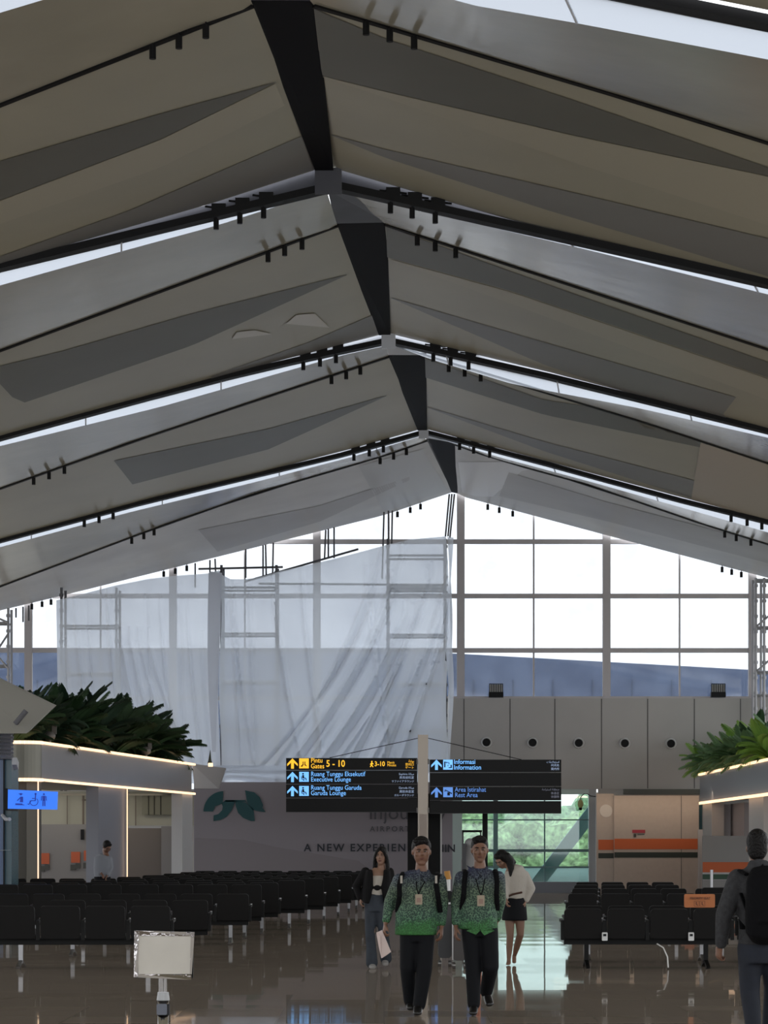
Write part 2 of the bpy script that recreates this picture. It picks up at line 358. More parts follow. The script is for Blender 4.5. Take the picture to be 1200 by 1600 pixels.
# ridge sheets (black wedges between the two slopes) and closing pieces
gp = [((391, 2), (494, 2), (521, 268), (493, 268)), ((524, 350), (605, 348), (610, 524), (592, 524)),
      ((605, 555), (666, 555), (667, 673), (653, 673)), ((665, 684), (714, 693), (715, 771), (704, 769))]
for n_, q in enumerate(gp):
    dn = Tl[(n_, 'L')].dep(q[0][0])-0.1; dr = Tl[(n_, 'R')].dep(q[1][0])-0.1; df = D[n_+1]-0.12
    MB().slab([P(*q[0], dn), P(*q[1], dr), P(*q[2], df), P(*q[3], df)], (0, 0, 0.06)).build('ridge_sheet', gusset, ceil)
    # closing piece between main beam node and ridge sheet
    l0, r0 = Mb[(n_, 'L')].p[0], Mb[(n_, 'R')].p[0]
    MB().add([P(l0[0], l0[1]-1, D[n_]), P(r0[0]+14, r0[1]+4, D[n_]), P(*q[1], dr+.02), P(*q[0], dn+.02)], [(0, 1, 2, 3)]).build('ridge_closing_piece', webm if n_ < 2 else webpale, ceil)

# main beams and thin tracks
BT = {0: 0.14, 1: 0.13, 2: 0.12, 3: 0.11}
sname = {'L': 'left', 'R': 'right'}
for n_ in range(4):
    for sd in 'LR':
        L = Mb[(n_, sd)]; pts = [L.at(t) for t in [0, .05, .12, .2, .3, .42, .55, .7, .85, 1]]; hh = BT[n_]
        rt = empty('roof_beam', pts[0], '%s black-edged roof beam, %s from the camera, sloping down from the ridge' % (sname[sd], ['nearest', 'second', 'third', 'farthest'][n_]), 'beam', 'main roof beams')
        fb = MB()
        for a, b_ in zip(pts, pts[1:]): fb.bar(a+Vector((0, 0, hh/2-.02)), b_+Vector((0, 0, hh/2-.02)), 0.34, hh)
        fb.build('flange', black, rt)
        if n_ > 0:
            Wl = Wt[(n_, sd)]; wb = MB(); rows = []
            for i in range(25):
                x = L.x0+(L.xe-L.x0)*i/24; a = P(x, L.y(x)-hh*K(D[n_])*0.8, D[n_]+.02); c = P(x, min(Wl.y(x), L.y(x)-hh*K(D[n_])*0.8-1), D[n_]+.02)
                rows.append([a, c])
            wb.grid(rows); m_ = len(wb.v); rows2 = [[p+Vector((0, .06, 0)) for p in r] for r in rows]; wb.grid(rows2)
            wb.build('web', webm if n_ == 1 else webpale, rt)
        T = Tl[(n_, sd)]; tt = [T.at(t) for t in [0, .05, .12, .2, .3, .42, .55, .7, .85, 1]]
        tb = MB()
        for a, b_ in zip(tt, tt[1:]): tb.bar(a, b_, 0.10, 0.065)
        tag(tb.build('lighting_track', black), '%s thin black lighting track just beyond the %s roof beam from the camera' % (sname[sd], ['nearest', 'second', 'third', 'farthest'][n_]), 'track', 'thin lighting tracks')
# ridge node plates
for n_, (x, y0, y1, w_) in enumerate([(354, -160, -110, 16), (513, 262, 303, 42), (607, 519, 545, 22), (662, 669, 685, 15)]):
    d = D[n_]-.2
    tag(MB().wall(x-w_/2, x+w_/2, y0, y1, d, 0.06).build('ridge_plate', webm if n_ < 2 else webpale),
        'metal plate joining the two halves of the %s roof beam at the ridge' % ['nearest', 'second', 'third', 'farthest'][n_], 'plate', 'ridge joint plates')

# spotlights
greysp = mat('spot_grey', (0.10, 0.10, 0.11), 0.4)
def make_spot(kind):
    r = empty('ceiling_spotlight', (0, 0, 0))
    MB().cyl((0, 0, -0.21), (0, 0, -0.02), 0.05, n=12).build('housing', black, r, smooth=False)
    MB().cyl((0, 0, -0.03), (0, 0, 0.06), 0.014, n=8).build('bracket', black, r)
    if kind: MB().box((0.05, -0.04, 0.17), (0.26, 0.12, 0.15)).cyl((-.2, -.04, .2), (.3, -.04, .14), .02, n=6).cyl((0, -.02, .02), (0.02, -.04, .15), .02, n=6).build('driver_box', black, r)
    return r
protoA, protoB = make_spot(0), make_spot(1); usedA = [False]; usedB = [False]
def spots(n_, sd, kind, line_, xs, where):
    for i, x in enumerate(xs):
        L = (Mb if line_ == 'M' else Tl if line_ == 'T' else Wt)[(n_, sd)]
        p = L.atx(x)
        pr, us = (protoB, usedB) if kind else (protoA, usedA)
        o = pr if not us[0] else copy_tree(pr); us[0] = True; o.location = p+Vector((0, -0.05, -0.02))
        order = ['uppermost', 'middle', 'lowest']
        tag(o, 'black spotlight %s of trio, %s' % (order[i], where), 'spotlight', 'ceiling spotlights')
spots(0, 'L', 0, 'T', [322, 280, 239], 'nearest left thin track')
spots(0, 'R', 0, 'T', [572, 609, 647], 'nearest right thin track')
spots(1, 'L', 1, 'M', [412, 375, 338], 'left half of second roof beam')
spots(1, 'R', 1, 'M', [610, 644, 680], 'right half of second roof beam')
spots(1, 'L', 0, 'T', [472, 445, 419], 'second left thin track')
spots(1, 'R', 0, 'T', [652, 680, 712], 'second right thin track')
spots(2, 'L', 1, 'M', [525, 500, 474], 'left third roof beam by the ridge')
spots(2, 'R', 1, 'M', [677, 704, 732], 'right third roof beam by the ridge')
spots(2, 'L', 0, 'T', [563, 541, 518], 'third left thin track by the ridge')
spots(2, 'R', 0, 'T', [701, 726, 751], 'third right thin track by the ridge')
spots(2, 'L', 0, 'T', [101, 77, 53], 'third left thin track near the photo edge')
spots(3, 'L', 1, 'M', [599, 577, 553], 'left farthest roof beam by the ridge')
spots(3, 'R', 1, 'M', [718, 740, 765], 'right farthest roof beam by the ridge')
spots(3, 'L', 0, 'T', [635, 615, 594], 'farthest left thin track by the ridge')
spots(3, 'L', 0, 'M', [177, 155, 132], 'left farthest roof beam low on the slope')
spots(3, 'L', 0, 'T', [241, 225, 206], 'farthest left thin track low on the slope')
spots(3, 'R', 0, 'M', [1142, 1167, 1190], 'right farthest roof beam low on the slope')
spots(3, 'R', 0, 'T', [1132, 1150, 1173], 'farthest right thin track low on the slope')
spots(4, 'L', 0, 'W', [657, 641, 621], 'left ceiling end edge above the white sheets')
spots(4, 'L', 0, 'W', [292, 274, 256], 'left ceiling end edge above the torn corner')
spots(4, 'L', 0, 'W', [80, 66, 50], 'left ceiling end edge beside the window post')
spots(4, 'R', 0, 'W', [762, 780, 801], 'right ceiling end edge nearest the ridge')
spots(4, 'R', 0, 'W', [1128, 1143, 1158], 'right ceiling end edge near the photo edge')

# ================================================================ FACADE
PF = K(FD)
def facade_tag(o): return struct(o)
# upper glazing: mullions
win = empty('window_1', P(948, 1090, FD), kind='structure')
HM = [761, 846, 931, 1016]; VX = [-408, -182, 44, 270, 495, 720, 948, 1176, 1402]
HM_L = HM
def roofy(x): return Wt[(4, 'L')].y(x) if x < 710 else Wt[(4, 'R')].y(x)
for x in VX:
    MB().wall(x-6, x+6, roofy(x)-14, 1092 if x > 690 else 1233, FD+.05, 0.22).build('mullion', mull, win)
for y in HM:
    xs = [x for x in range(-430, 1440, 4) if roofy(x) < y+4]
    if xs: MB().wall(min(xs), max(xs), y-3.5, y+3.5, FD+.10, 0.16).build('transom', mull, win)
for a, b_ in zip(VX, VX[1:]):
    x = (a+b_)/2; MB().wall(x-1.3, x+1.3, roofy(x)-10, 1092, FD+.08, 0.1).build('thin_mullion', mull, win)
pglass = bpy.data.materials.new('dusty_glass'); pglass.use_nodes = True; n = pglass.node_tree; n.nodes.clear()
o_ = n.nodes.new('ShaderNodeOutputMaterial'); t_ = n.nodes.new('ShaderNodeBsdfTransparent'); g_ = n.nodes.new('ShaderNodeBsdfGlossy'); g_.inputs['Roughness'].default_value = .03
tc = n.nodes.new('ShaderNodeTexCoord'); nz = n.nodes.new('ShaderNodeTexNoise'); nz.inputs['Scale'].default_value = .9; nz.inputs['Detail'].default_value = 4
r_ = n.nodes.new('ShaderNodeValToRGB'); r_.color_ramp.elements[0].position = .35; r_.color_ramp.elements[1].position = .65
r_.color_ramp.elements[0].color = (.70, .72, .75, 1); r_.color_ramp.elements[1].color = (.80, .82, .84, 1)
m_ = n.nodes.new('ShaderNodeMixShader'); m_.inputs[0].default_value = .05
n.links.new(tc.outputs['Object'], nz.inputs['Vector']); n.links.new(nz.outputs['Fac'], r_.inputs['Fac']); n.links.new(r_.outputs[0], t_.inputs['Color'])
n.links.new(t_.outputs[0], m_.inputs[1]); n.links.new(g_.outputs[0], m_.inputs[2]); n.links.new(m_.outputs[0], o_.inputs['Surface'])
g = MB()
for a, b_ in zip(VX, VX[1:]):
    m_ = (a+b_)/2
    for u, v in ((a, m_), (m_, b_)):
        g = MB(); top = min(roofy(u), roofy(v))-12
        g.wall(u, v, top, 1092 if u > 650 else 1233, FD+.14, 0.01).build('pane', pglass, win)  # left panes extended lower, unseen behind the sheets, to let in more light
MB().wall(-430, 1440, 1088, 1094, FD-.05, 0.3).build('sill', mull, win)

# solid wall under the glazing, right of the sheets
wb_ = struct(MB().wall(690, 1450, 1091, 1233, FD-.45, 0.4).build('wall_back_upper', wallp))
seam = mat('seam', (0.10, 0.10, 0.10), 0.6)
sm = MB()
for x in [725, 797, 867, 940, 1012, 1085, 1157, 1229, 1300]: sm.wall(x-.7, x+.7, 1092, 1232, FD-.46, 0.01)
sm.build('panel_joint', seam, wb_)
struct(MB().wall(-430, 690, 1233, 1400, FD-.40, 0.3).build('wall_back_lower', wallp))
nz = mat('nozzle_ring', (0.6, 0.6, 0.6), 0.4)
for i, x in enumerate([760, 832, 904, 976, 1048]):
    c = P(x, 1160+i*.5, FD-.46)
    r = empty('air_nozzle', c, 'round black air nozzle in pale ring on the upper back wall, %s from the left' % ORD[i], 'vent', 'air nozzles')
    MB().cyl(c, c-Vector((0, .10, 0)), 0.20, 0.17, 24).build('ring', nz, r)
    MB().cyl(c-Vector((0, .10, 0)), c-Vector((0, .16, 0)), 0.14, 0.13, 20).build('nozzle', black, r)
for x, w_ in ((775, 'left'), (1122, 'right')):
    c = P(x, 1081, FD-.3); r = empty('floodlight', P(x, 1091, FD-.3), 'black louvred floodlight on the back wall ledge, %s of two' % w_, 'floodlight', 'ledge floodlights')
    MB().box(c+Vector((0, 0, -.10)), (.5, .25, .18)).build('body', black, r)
    MB().box(c+Vector((0, 0, .12)), (.44, .12, .26)).build('lamp_glass', mat('flood_glass', (.5, .5, .48), .3), r)
    l = MB()
    for k_ in range(7): l.box(c+Vector((-.23+k_*.0767, -.08, .12)), (.02, .06, .30))
    l.box(c+Vector((0, -.08, .27)), (.48, .06, .02)); l.build('guard', black, r)

# lower window right of the billboard
w2 = empty('window_2', P(815, 1390, FD), kind='structure')
mint = mat('mint_frame', (0.55, 0.68, 0.66), 0.4); teal = mat('teal_frame', (0.14, 0.25, 0.26), 0.5)
MB().wall(706, 721, 1233, 1392, FD-.35, .3).build('jamb', mint, w2)
MB().wall(920, 932, 1233, 1392, FD-.35, .3).build('jamb', mat('jamb_grey', (.45, .46, .48), .5), w2)
MB().wall(931, 935, 1238, 1392, FD-.5, .15).build('jamb_trim', white, w2)
MB().wall(721, 920, 1233, 1241, FD-.35, .3).build('head', mint, w2)
MB().wall(771, 778, 1241, 1380, FD-.30, .2).build('mullion', teal, w2)
MB().wall(850, 852, 1241, 1380, FD-.25, .1).build('thin_mullion', teal, w2)
for y, t in ((1281, 1.0), (1329, 2.2), (1355, 1.4)):
    MB().wall(721, 920, y-t, y+t, FD-.27, .12).build('transom', teal, w2)
for a, b_ in ((721, 771), (778, 850), (852, 920)):
    MB().wall(a, b_, 1241, 1380, FD-.2, .01).build('pane', gglass, w2)
MB().wall(706, 932, 1378, 1396, FD-.45, .45).build('sill', mat('sill_grey', (.22, .23, .27), .6), w2)
# wall right of window 2
struct(MB().wall(935, 1450, 1233, 1400, FD-.40, .3).build('wall_back_right', wallp))
rec = struct(MB().wall(975, 1100, 1233, 1241, FD-.8, .3).build('trim_1', mat('recess_trim', (.10, .11, .10), .6)))

# diagonal brace and lamp outside/inside window 2
bd = 98.2
tag(MB().bar(P(942, 1247, bd), P(831, 1391, bd), .45, .35, up=(0, 1, 0)).build('diagonal_brace', teal), 'dark teal diagonal steel brace behind the lower window', 'brace')
lp = empty('hanging_lamp', P(907, 1262, FD-.9), 'small yellowish hanging lamp on a curved arm beside the window edge', 'lamp')
lc = P(907, 1256, FD-.9)
MB().ell(lc, (.10, .10, .15), 14, 9).build('shade', mat('lampshade', (.40, .38, .16), .5), lp, smooth=True)
MB().cyl(lc+Vector((0, 0, -.13)), lc+Vector((0, 0, -.22)), .06, .05).build('bulb_holder', black, lp)
cv = [lc+Vector((0, 0, .13)), lc+Vector((.02, 0, .25)), lc+Vector((.12, 0, .34)), lc+Vector((.25, .0, .33)), lc+Vector((.36, .1, .27)), lc+Vector((.55, .45, .26))]
MB().tube(cv, .015, 8).build('arm', black, lp)

# ================================================================ OUTSIDE
slate = mat('neighbour_slate', (0.125, 0.165, 0.27), 0.6, noise_amt=0.05, nscale=.1)
nb = empty('neighbouring_building', (0, 118, -6), 'slate blue roof block of the neighbouring building behind the upper glazing', 'building')
d = 114
MB().slab([P(-560, 1200, d), P(1800, 1200, d), P(1800, 1086, d), P(1200, 1048, d), P(690, 1020, d), P(88, 1012, d), P(-560, 1012, d)], (0, 8, 0)).build('roof_block', slate, nb)
s2 = MB()
for x in range(-500, 1750, 62): s2.wall(x-.5, x+.5, 1062, 1199, d-.05, .05)
s2.build('seam', mat('slate_seam', (.10, .13, .2), .6), nb)
for x in (-400, 200, 1700): MB().slab([P(x, 1200, d), P(x+30, 1200, d), P(x+30, 1200, d)+Vector((0, 0, -11)), P(x, 1200, d)+Vector((0, 0, -11))], (0, 2, 0)).build('column', slate, nb)
awn = empty('outside_canopy', (5, 108, -6), 'pale ribbed canopy roof just outside the lower window', 'canopy')
a0, a1, aw = 99.5, 118, mat('canopy_metal', (.55, .60, .60), .35, .3)
MB().slab([Vector((1.5, a0, .15)), Vector((12, a0, .15)), Vector((14, a1, .55)), Vector((1, a1, .55))], (0, 0, .08)).build('roof_sheet', aw, awn)
rb = MB()
for i in range(14):
    y = a0+.4+i*1.35; z = .15+.4*(y-a0)/(a1-a0); rb.box((6.8, y, z+.12), (10.4, .16, .10))
rb.build('rib', mat('canopy_rib', (.3, .38, .38), .5), awn)
for x in (2, 11): MB().box((x, 108, -2.95), (.2, .2, 6.1)).build('post', steel, awn)
# trees
leafc = [mat('tree_leaf_a', (0.22, 0.31, 0.15), .8, noise_amt=.75, nscale=3.5, bump=1, bscale=6), mat('tree_leaf_b', (0.17, 0.27, 0.15), .8, noise_amt=.75, nscale=3.0, bump=1, bscale=6)]
bark = mat('bark', (.16, .12, .08), .9)
def crown(seed, r, hgt, n=46):
    rr = random.Random(seed); mb = MB()
    for i in range(n):
        a = rr.uniform(0, 6.28); q = math.sqrt(rr.random())*r*.8; z = hgt*(.45+.55*rr.random()*(1-q/r*.5))
        s_ = rr.uniform(.22, .4)*r
        k0 = len(mb.v); mb.ell((q*math.cos(a), q*math.sin(a), z), (s_, s_, s_*.8), 16, 10)
        for k_ in range(k0, len(mb.v)):
            v = mb.v[k_]; c = Vector((q*math.cos(a), q*math.sin(a), z)); mb.v[k_] = c+(v-c)*(1+.5*noise.noise(v*1.3+Vector((seed, 0, 0)))+.35*noise.noise(v*3.1))
    return mb
ti = 0
for px, dd, top, r in ((700, 150, 1250, 6), (745, 165, 1248, 6.5), (790, 148, 1262, 5.5), (832, 160, 1250, 6), (872, 150, 1265, 5), (905, 162, 1246, 7), (945, 152, 1258, 6), (990, 158, 1255, 6), (655, 160, 1255, 6)):
    x = (px-600)*dd/F; zt = CAMH+(HY-top)*dd/F; hg = zt+6
    t = empty('broadleaf_tree', (x, dd, -6), 'green leafy tree outside the lower window, %s from the left' % ORD[ti], 'tree', 'trees outside the window')
    c = crown(ti, r, hg*.8); c.v = [v+Vector((x, dd, -6+hg*.06)) for v in c.v]; c.build('foliage', leafc[ti % 2], t, smooth=True, fix=False)
    MB().tube([(x, dd, -6), (x+.2, dd, -3), (x, dd, -6+hg*.6)], [.4, .3, .2], 10).build('trunk', bark, t); ti += 1

# ================================================================ TARP SHEETS and scaffolding
def sheet(name, label, poly_top, x0, x1, ybot, d, folds, mt, seed=0, nx=170, ny=150, hole=None, bottom=None):
    rows = []
    for j in range(ny+1):
        row = []
        for i in range(nx+1):
            x = x0(j/ny)+(x1(j/ny)-x0(j/ny))*i/nx; yt = ip(poly_top, x); yb = ybot(x); y = yt+(yb-yt)*j/ny
            dz = .10*noise.noise(Vector((x*.012, y*.006, seed)))+.03*noise.noise(Vector((x*.05, y*.015, seed+3)))
            for (ax, ay, bx, by, cx, cy, w_, am) in folds:
                # quadratic curve from a via b to c, nearest sampled distance in x
                if not (min(ay, cy)-20 < y < max(ay, cy)+20): continue
                tt = min(max((y-ay)/(cy-ay), 0), 1); fx = (1-tt)**2*ax+2*tt*(1-tt)*bx+tt*tt*cx
                e = (x-fx)/w_; dz += am*math.exp(-e*e)*math.sin(math.pi*min(1, max(0, tt*.94+.03)))**.5*(1 if e < 0 else .75)
            row.append(P(x, y, d+dz))
        rows.append(row)
    o = MB().grid(rows).build(name, mt, smooth=True, fix=False)
    return tag(o, label, 'sheeting', 'white construction sheets')
TD = 93.0
rf = random.Random(3)
foldsR = []
for i in range(15):
    x0_ = 560+i*9.5+rf.uniform(-4, 4); y0_ = 860+rf.uniform(0, 110); x1_ = 395+i*17+rf.uniform(-8, 8)
    foldsR.append((x0_+30, y0_, x0_-22, 1080, x1_-15, 1232, rf.uniform(2.5, 5), rf.uniform(.26, .5)*(1 if i % 3 else -1)))
for i in range(7):
    x0_ = 352+rf.uniform(0, 230); foldsR.append((x0_, 900, x0_+10, 1050, x0_+rf.uniform(10, 60), 1225, rf.uniform(2, 4), rf.uniform(.14, .3)))
def bumpy(y, a, s_): return a*math.sin(y*s_)
sheet('construction_sheet', 'large white translucent sheet with diagonal folds, hanging right over the scaffold',
      [(345, 897), (360, 905), (382, 905), (400, 903), (440, 892), (520, 874), (606, 851), (640, 843), (697, 838), (704, 838)],
      lambda v: 344+2*math.sin(v*9), lambda v: 697+4*math.sin(v*7)+(4 if v > .5 else 0), lambda x: 1229+3*math.sin(x*.07), TD, foldsR, tarpm, 1)
foldsL = []
for i in range(11):
    x0_ = 100+i*22+rf.uniform(-8, 8); foldsL.append((x0_, 905+rf.uniform(0, 120), x0_+6, 1060, x0_+rf.uniform(0, 40), 1220, rf.uniform(2.0, 4.5), rf.uniform(.08, .22)*(1 if i % 2 else -1)))
for i in range(4): foldsL.append((190+i*14, 1000, 205+i*16, 1080, 230+i*24, 1190, 3, .22))
sheet('construction_sheet', 'wide white translucent sheet hanging left behind the dark planting',
      [(88, 938), (130, 928), (180, 915), (230, 905), (270, 900), (325, 896), (332, 894)],
      lambda v: 88+4*v, lambda v: 343+2*math.sin(v*8), lambda x: 1226+2*math.sin(x*.1), TD+.35, foldsL, tarpm, 9)
sheet('construction_sheet', 'narrow grey doubled sheet fold between the two white sheets',
      [(322, 897), (330, 893), (347, 895)], lambda v: 326-6*math.sin(v*2.6)+4*v*2.2, lambda v: 347-10*v, lambda x: 1175, TD-.15, [], foldm, 5, nx=12)
# strip of sheet side, turning away on the right edge
MB_ = MB(); rows = []
for j in range(41):
    y = 838+(1200-838)*j/40; rows.append([P(699+3*math.sin(y*.03), y, TD), P(703+4*math.sin(y*.02+1), y+1, TD+.5), P(706+3*math.sin(y*.025), y+2, TD+1.2)])
tag(MB_.grid(rows).build('construction_sheet', tarpm, smooth=True), 'thin white sheet edge turned around the scaffold corner beside the glazing', 'sheeting', 'white construction sheets')
# lower gathered hem crossing the wall top
rows = []
for j in range(13):
    rows.append([P(x, 1196+j*3.1+(5*math.sin(x*.03)-10*math.exp(-((x-360)/50)**2)) * (j/12), TD-.35+.12*math.sin(j*1.5+x*.04)+.06*math.sin(x*.15)) for x in range(304, 652, 4)])
tag(MB().grid(rows).build('construction_sheet', tarpm, smooth=True), 'gathered lower hem of white sheet just above the grey billboard', 'sheeting', 'white construction sheets')

tubem = mat('scaffold_tube', (0.09, 0.09, 0.10), .5, .3)
def scaffold(label, posts, rungs, ytop, d, ledgers=(), dep=1.2, tubem=tubem):
    r = empty('scaffold_tower', P((posts[0]+posts[-1])/2, 1412, d).xy.to_3d(), label, 'scaffolding', 'scaffold towers')
    for q in (0, dep):
        for x in posts:
            a = P(x, ytop, d); a.y += q; bt = Vector((a.x, a.y, 0)); cl = MB().cyl(bt, a, .045, n=10)
            if q == 0:
                for y in range(int(ytop)+12, 1400, 24): c = P(x, y, d); cl.cyl(c-Vector((0, 0, .05)), c+Vector((0, 0, .05)), .075, n=8)
            cl.build('standard', tubem, r)
        for y in rungs:
            a, b_ = P(posts[0], y, d), P(posts[-1], y, d); a.y += q; b_.y += q; MB().cyl(a, b_, .038, n=8).build('ledger', tubem, r)
    for (xa, ya, xb, yb) in ledgers: MB().cyl(P(xa, ya, d-.05), P(xb, yb, d-.05), .035, n=8).build('long_tube', tubem, r)
    return r
SD = TD+.62
scaffold('steel scaffold tower seen through the right half of the white sheet', (606, 696), (868, 915, 919, 992, 1068, 1142, 1190), 842, SD, ((404, 912, 700, 914), (382, 909, 560, 858)))
scaffold('steel scaffold tower in the middle beside the grey sheet fold', (346, 432), (918, 990, 1065, 1140, 1190), 883, SD, ((310, 889, 442, 886),))
scaffold('steel scaffold tower seen through the left white sheet', (96, 182), (978, 1052, 1126), 918, SD+.3)
scaffold('bare steel scaffold tower at the right photo edge by the glazing', (1181, 1194, 1230), (906, 980, 1050, 1086), 903, 95.2, ((1183, 978, 1210, 955), (1183, 1048, 1210, 1025), (1183, 1125, 1212, 1108)), .8, mat('bare_tube', (.34, .34, .36), .4, .5))
scaffold('bare steel scaffold tower at the left photo edge by the glazing', (-30, 13), (973, 1040, 1068), 950, 95.0, ((-5, 965, 13, 973), (-20, 1005, 13, 1045), (-20, 1040, 13, 990)), .8, mat('bare_tube', (.34, .34, .36), .4, .5))
# thin props and ropes between the roof and the sheets
rods = [(600, 800, 597, 905), (607, 798, 607, 850), (613, 798, 612, 850), (509, 828, 507, 874), (513, 826, 513, 872), (522, 824, 522, 872),
                       (702, 772, 696, 838), (706, 772, 700, 838), (710, 772, 703, 840), (411, 852, 411, 902), (415, 851, 416, 900), (427, 848, 426, 898), (384, 858, 384, 903),
                       (305, 880, 305, 918), (328, 875, 328, 898), (336, 873, 337, 897), (25, 950, 25, 965), (36, 948, 36, 972), (45, 946, 45, 970)]
for i, (xa, ya, xb, yb) in enumerate(sorted(rods)):
    tag(MB().cyl(P(xa, ya, TD+.6), P(xb, yb, TD+.6), .028, n=8).build('hanging_rod', tubem), 'thin steel rod between ceiling and scaffold, %s such rod from the left' % ORD[i], 'rod', 'hanging rods')

# ================================================================ BILLBOARD WALL
BDp = 84.0
bw = empty('billboard_wall', P(510, 1406, BDp), 'mauve grey hoarding wall with teal leaf logo and airport slogan', 'hoarding')
MB().wall(303, 707, 1222, 1406.4, BDp, .25).build('panel', mat('billboard_grey', (.30, .275, .31), .55), bw)
MB().slab([P(304, 1309, BDp-.012), P(304, 1405, BDp-.012), P(640, 1405, BDp-.012), P(560, 1345, BDp-.012), (P(440, 1325, BDp-.012)), P(380, 1312, BDp-.012)], (0, .01, 0)).build('hill_print', mat('billboard_hill', (.262, .236, .262), .55), bw)
tl = mat('leaf_teal', (.015, .085, .10), .5)
def shape(pts, name='leaf_mark', m=tl, dd=BDp-.03, par=bw): return MB().slab([P(x, y, dd) for x, y in pts], (0, .02, 0)).build(name, m, par)
def arc(cx, cy, r, a0, a1, n=14): return [(cx+r*math.cos(math.radians(a0+(a1-a0)*i/n)), cy-r*math.sin(math.radians(a0+(a1-a0)*i/n))) for i in range(n+1)]
shape(arc(350, 1268, 32, 180, 92)+[(348, 1254), (344, 1257), (336, 1260), (333, 1268)])
shape([(333.5, 1283), (334, 1274), (341, 1272), (347, 1266), (348, 1260), (346, 1255), (352, 1251), (366, 1250), (366.5, 1254), (362, 1266), (354, 1276), (345, 1281)])
shape([(368, 1258), (367, 1251), (384, 1254), (396, 1264), (398, 1283), (392, 1283), (380, 1278), (372, 1270)])
shape([(383, 1235), (397, 1238), (406, 1246), (411, 1258), (410, 1262), (415, 1269), (405, 1268), (394, 1265), (386, 1254)])
shape([(352, 1250), (383, 1250), (385, 1253), (352, 1252.5)])
dk = mat('print_dark', (.03, .035, .05), .6); dk2 = mat('print_mid', (.10, .10, .12), .6)
kb = K(BDp)
text('injourney', 32/kb, dk2, bw, P(576, 1280, BDp-.03), name='lettering')
text('AIRPORTS', 11.5/kb, dk2, bw, P(578, 1299, BDp-.03), bold=.003, space=1.45)
text('A NEW EXPERIENCE', 16.5/kb, dk, bw, P(475, 1330, BDp-.03), bold=.006, space=1.27)
text('NIN', 16.5/kb, dk, bw, P(681, 1331, BDp-.03), bold=.006, space=1.05)
tag(MB().wall(707, 722, 1233, 1402, 88, .25).build('glass_edge_panel', mint), 'pale mint upright panel between the grey hoarding and the lower window', 'panel')

# black display column behind the sign pole, thin black post
tot = empty('display_column', P(663, 1410, 80.5), 'wide black column standing behind the sign pole and front man', 'column')
MB().wall(637, 688, 1240, 1410.2, 80.5, .5).build('body', black, tot)
MB().wall(688, 690.5, 1262, 1410.2, 80.5, .5).build('edge_trim', white, tot)
tag(MB().wall(754, 762, 1262, 1412, 79.5, .14).build('black_post', black), 'slim black post under the right sign board by the window', 'post')

# ================================================================ WAYFINDING SIGN
SG = 78.0; ks = K(SG)
sg = empty('wayfinding_sign', P(661, 1413, SG), 'tall airport direction sign with two black boards on one metal pole', 'sign')
pm = mat('pole_metal', (.30, .26, .22), .3, .7)
MB().wall(653, 669, 1148, 1413.1, SG, .28).build('pole', pm, sg)
MB().wall(655.5, 667, 1272, 1413, SG-.012, .012).build('pole_face', mat('pole_face', (.50, .42, .37), .5), sg)
MB().box(P(661, 1412.5, SG)+Vector((0, .15, .02)), (.6, .6, .04)).build('base_plate', steel, sg)
pk = mat('sign_black', (.005, .005, .0055), .4, spec=.2); yel = mat('lit_yellow', (1, .6, .05), .5, emit=(1, .52, .03), es=.95)
blu = mat('lit_blue', (.2, .5, 1), .5, emit=(.18, .50, 1.0), es=1.0); bld = mat('lit_blue_dim', (.2, .4, 1), .5, emit=(.09, .24, .62), es=.8); wt = mat('lit_white_dim', (.5, .6, .8), .5, emit=(.25, .33, .5), es=.8)
kd = mat('sign_line', (.09, .09, .10), .4)
def board(x0, x1, ys, nm_):
    out = []
    for a, b_ in zip(ys, ys[1:]):
        q = MB().wall(x0, x1, a+.4, b_-.4, SG-.02, .30).build('sign_panel', pk, sg); out.append(q)
        MB().wall(x0, x1, b_-.9, b_-.4, SG-.032, .012).build('panel_edge', kd, q)
    return out
Lb = board(447, 652, [1184, 1203.5, 1225.5, 1247, 1269.5], 'L'); Rb = board(671.5, 877, [1186.5, 1207, 1229, 1251, 1271.5], 'R')
z_ = SG-.045
def arrow(x, y, m, par, s_=1.0):
    w = 8.2*s_; h_ = 8*s_
    MB().slab([P(x+a*w, y+b_*h_, z_) for a, b_ in ((0, -1), (1, .05), (1, .5), (.27, -.18), (.27, 1), (-.27, 1), (-.27, -.18), (-1, .5), (-1, .05))], (0, .02, 0)).build('arrow', m, par)
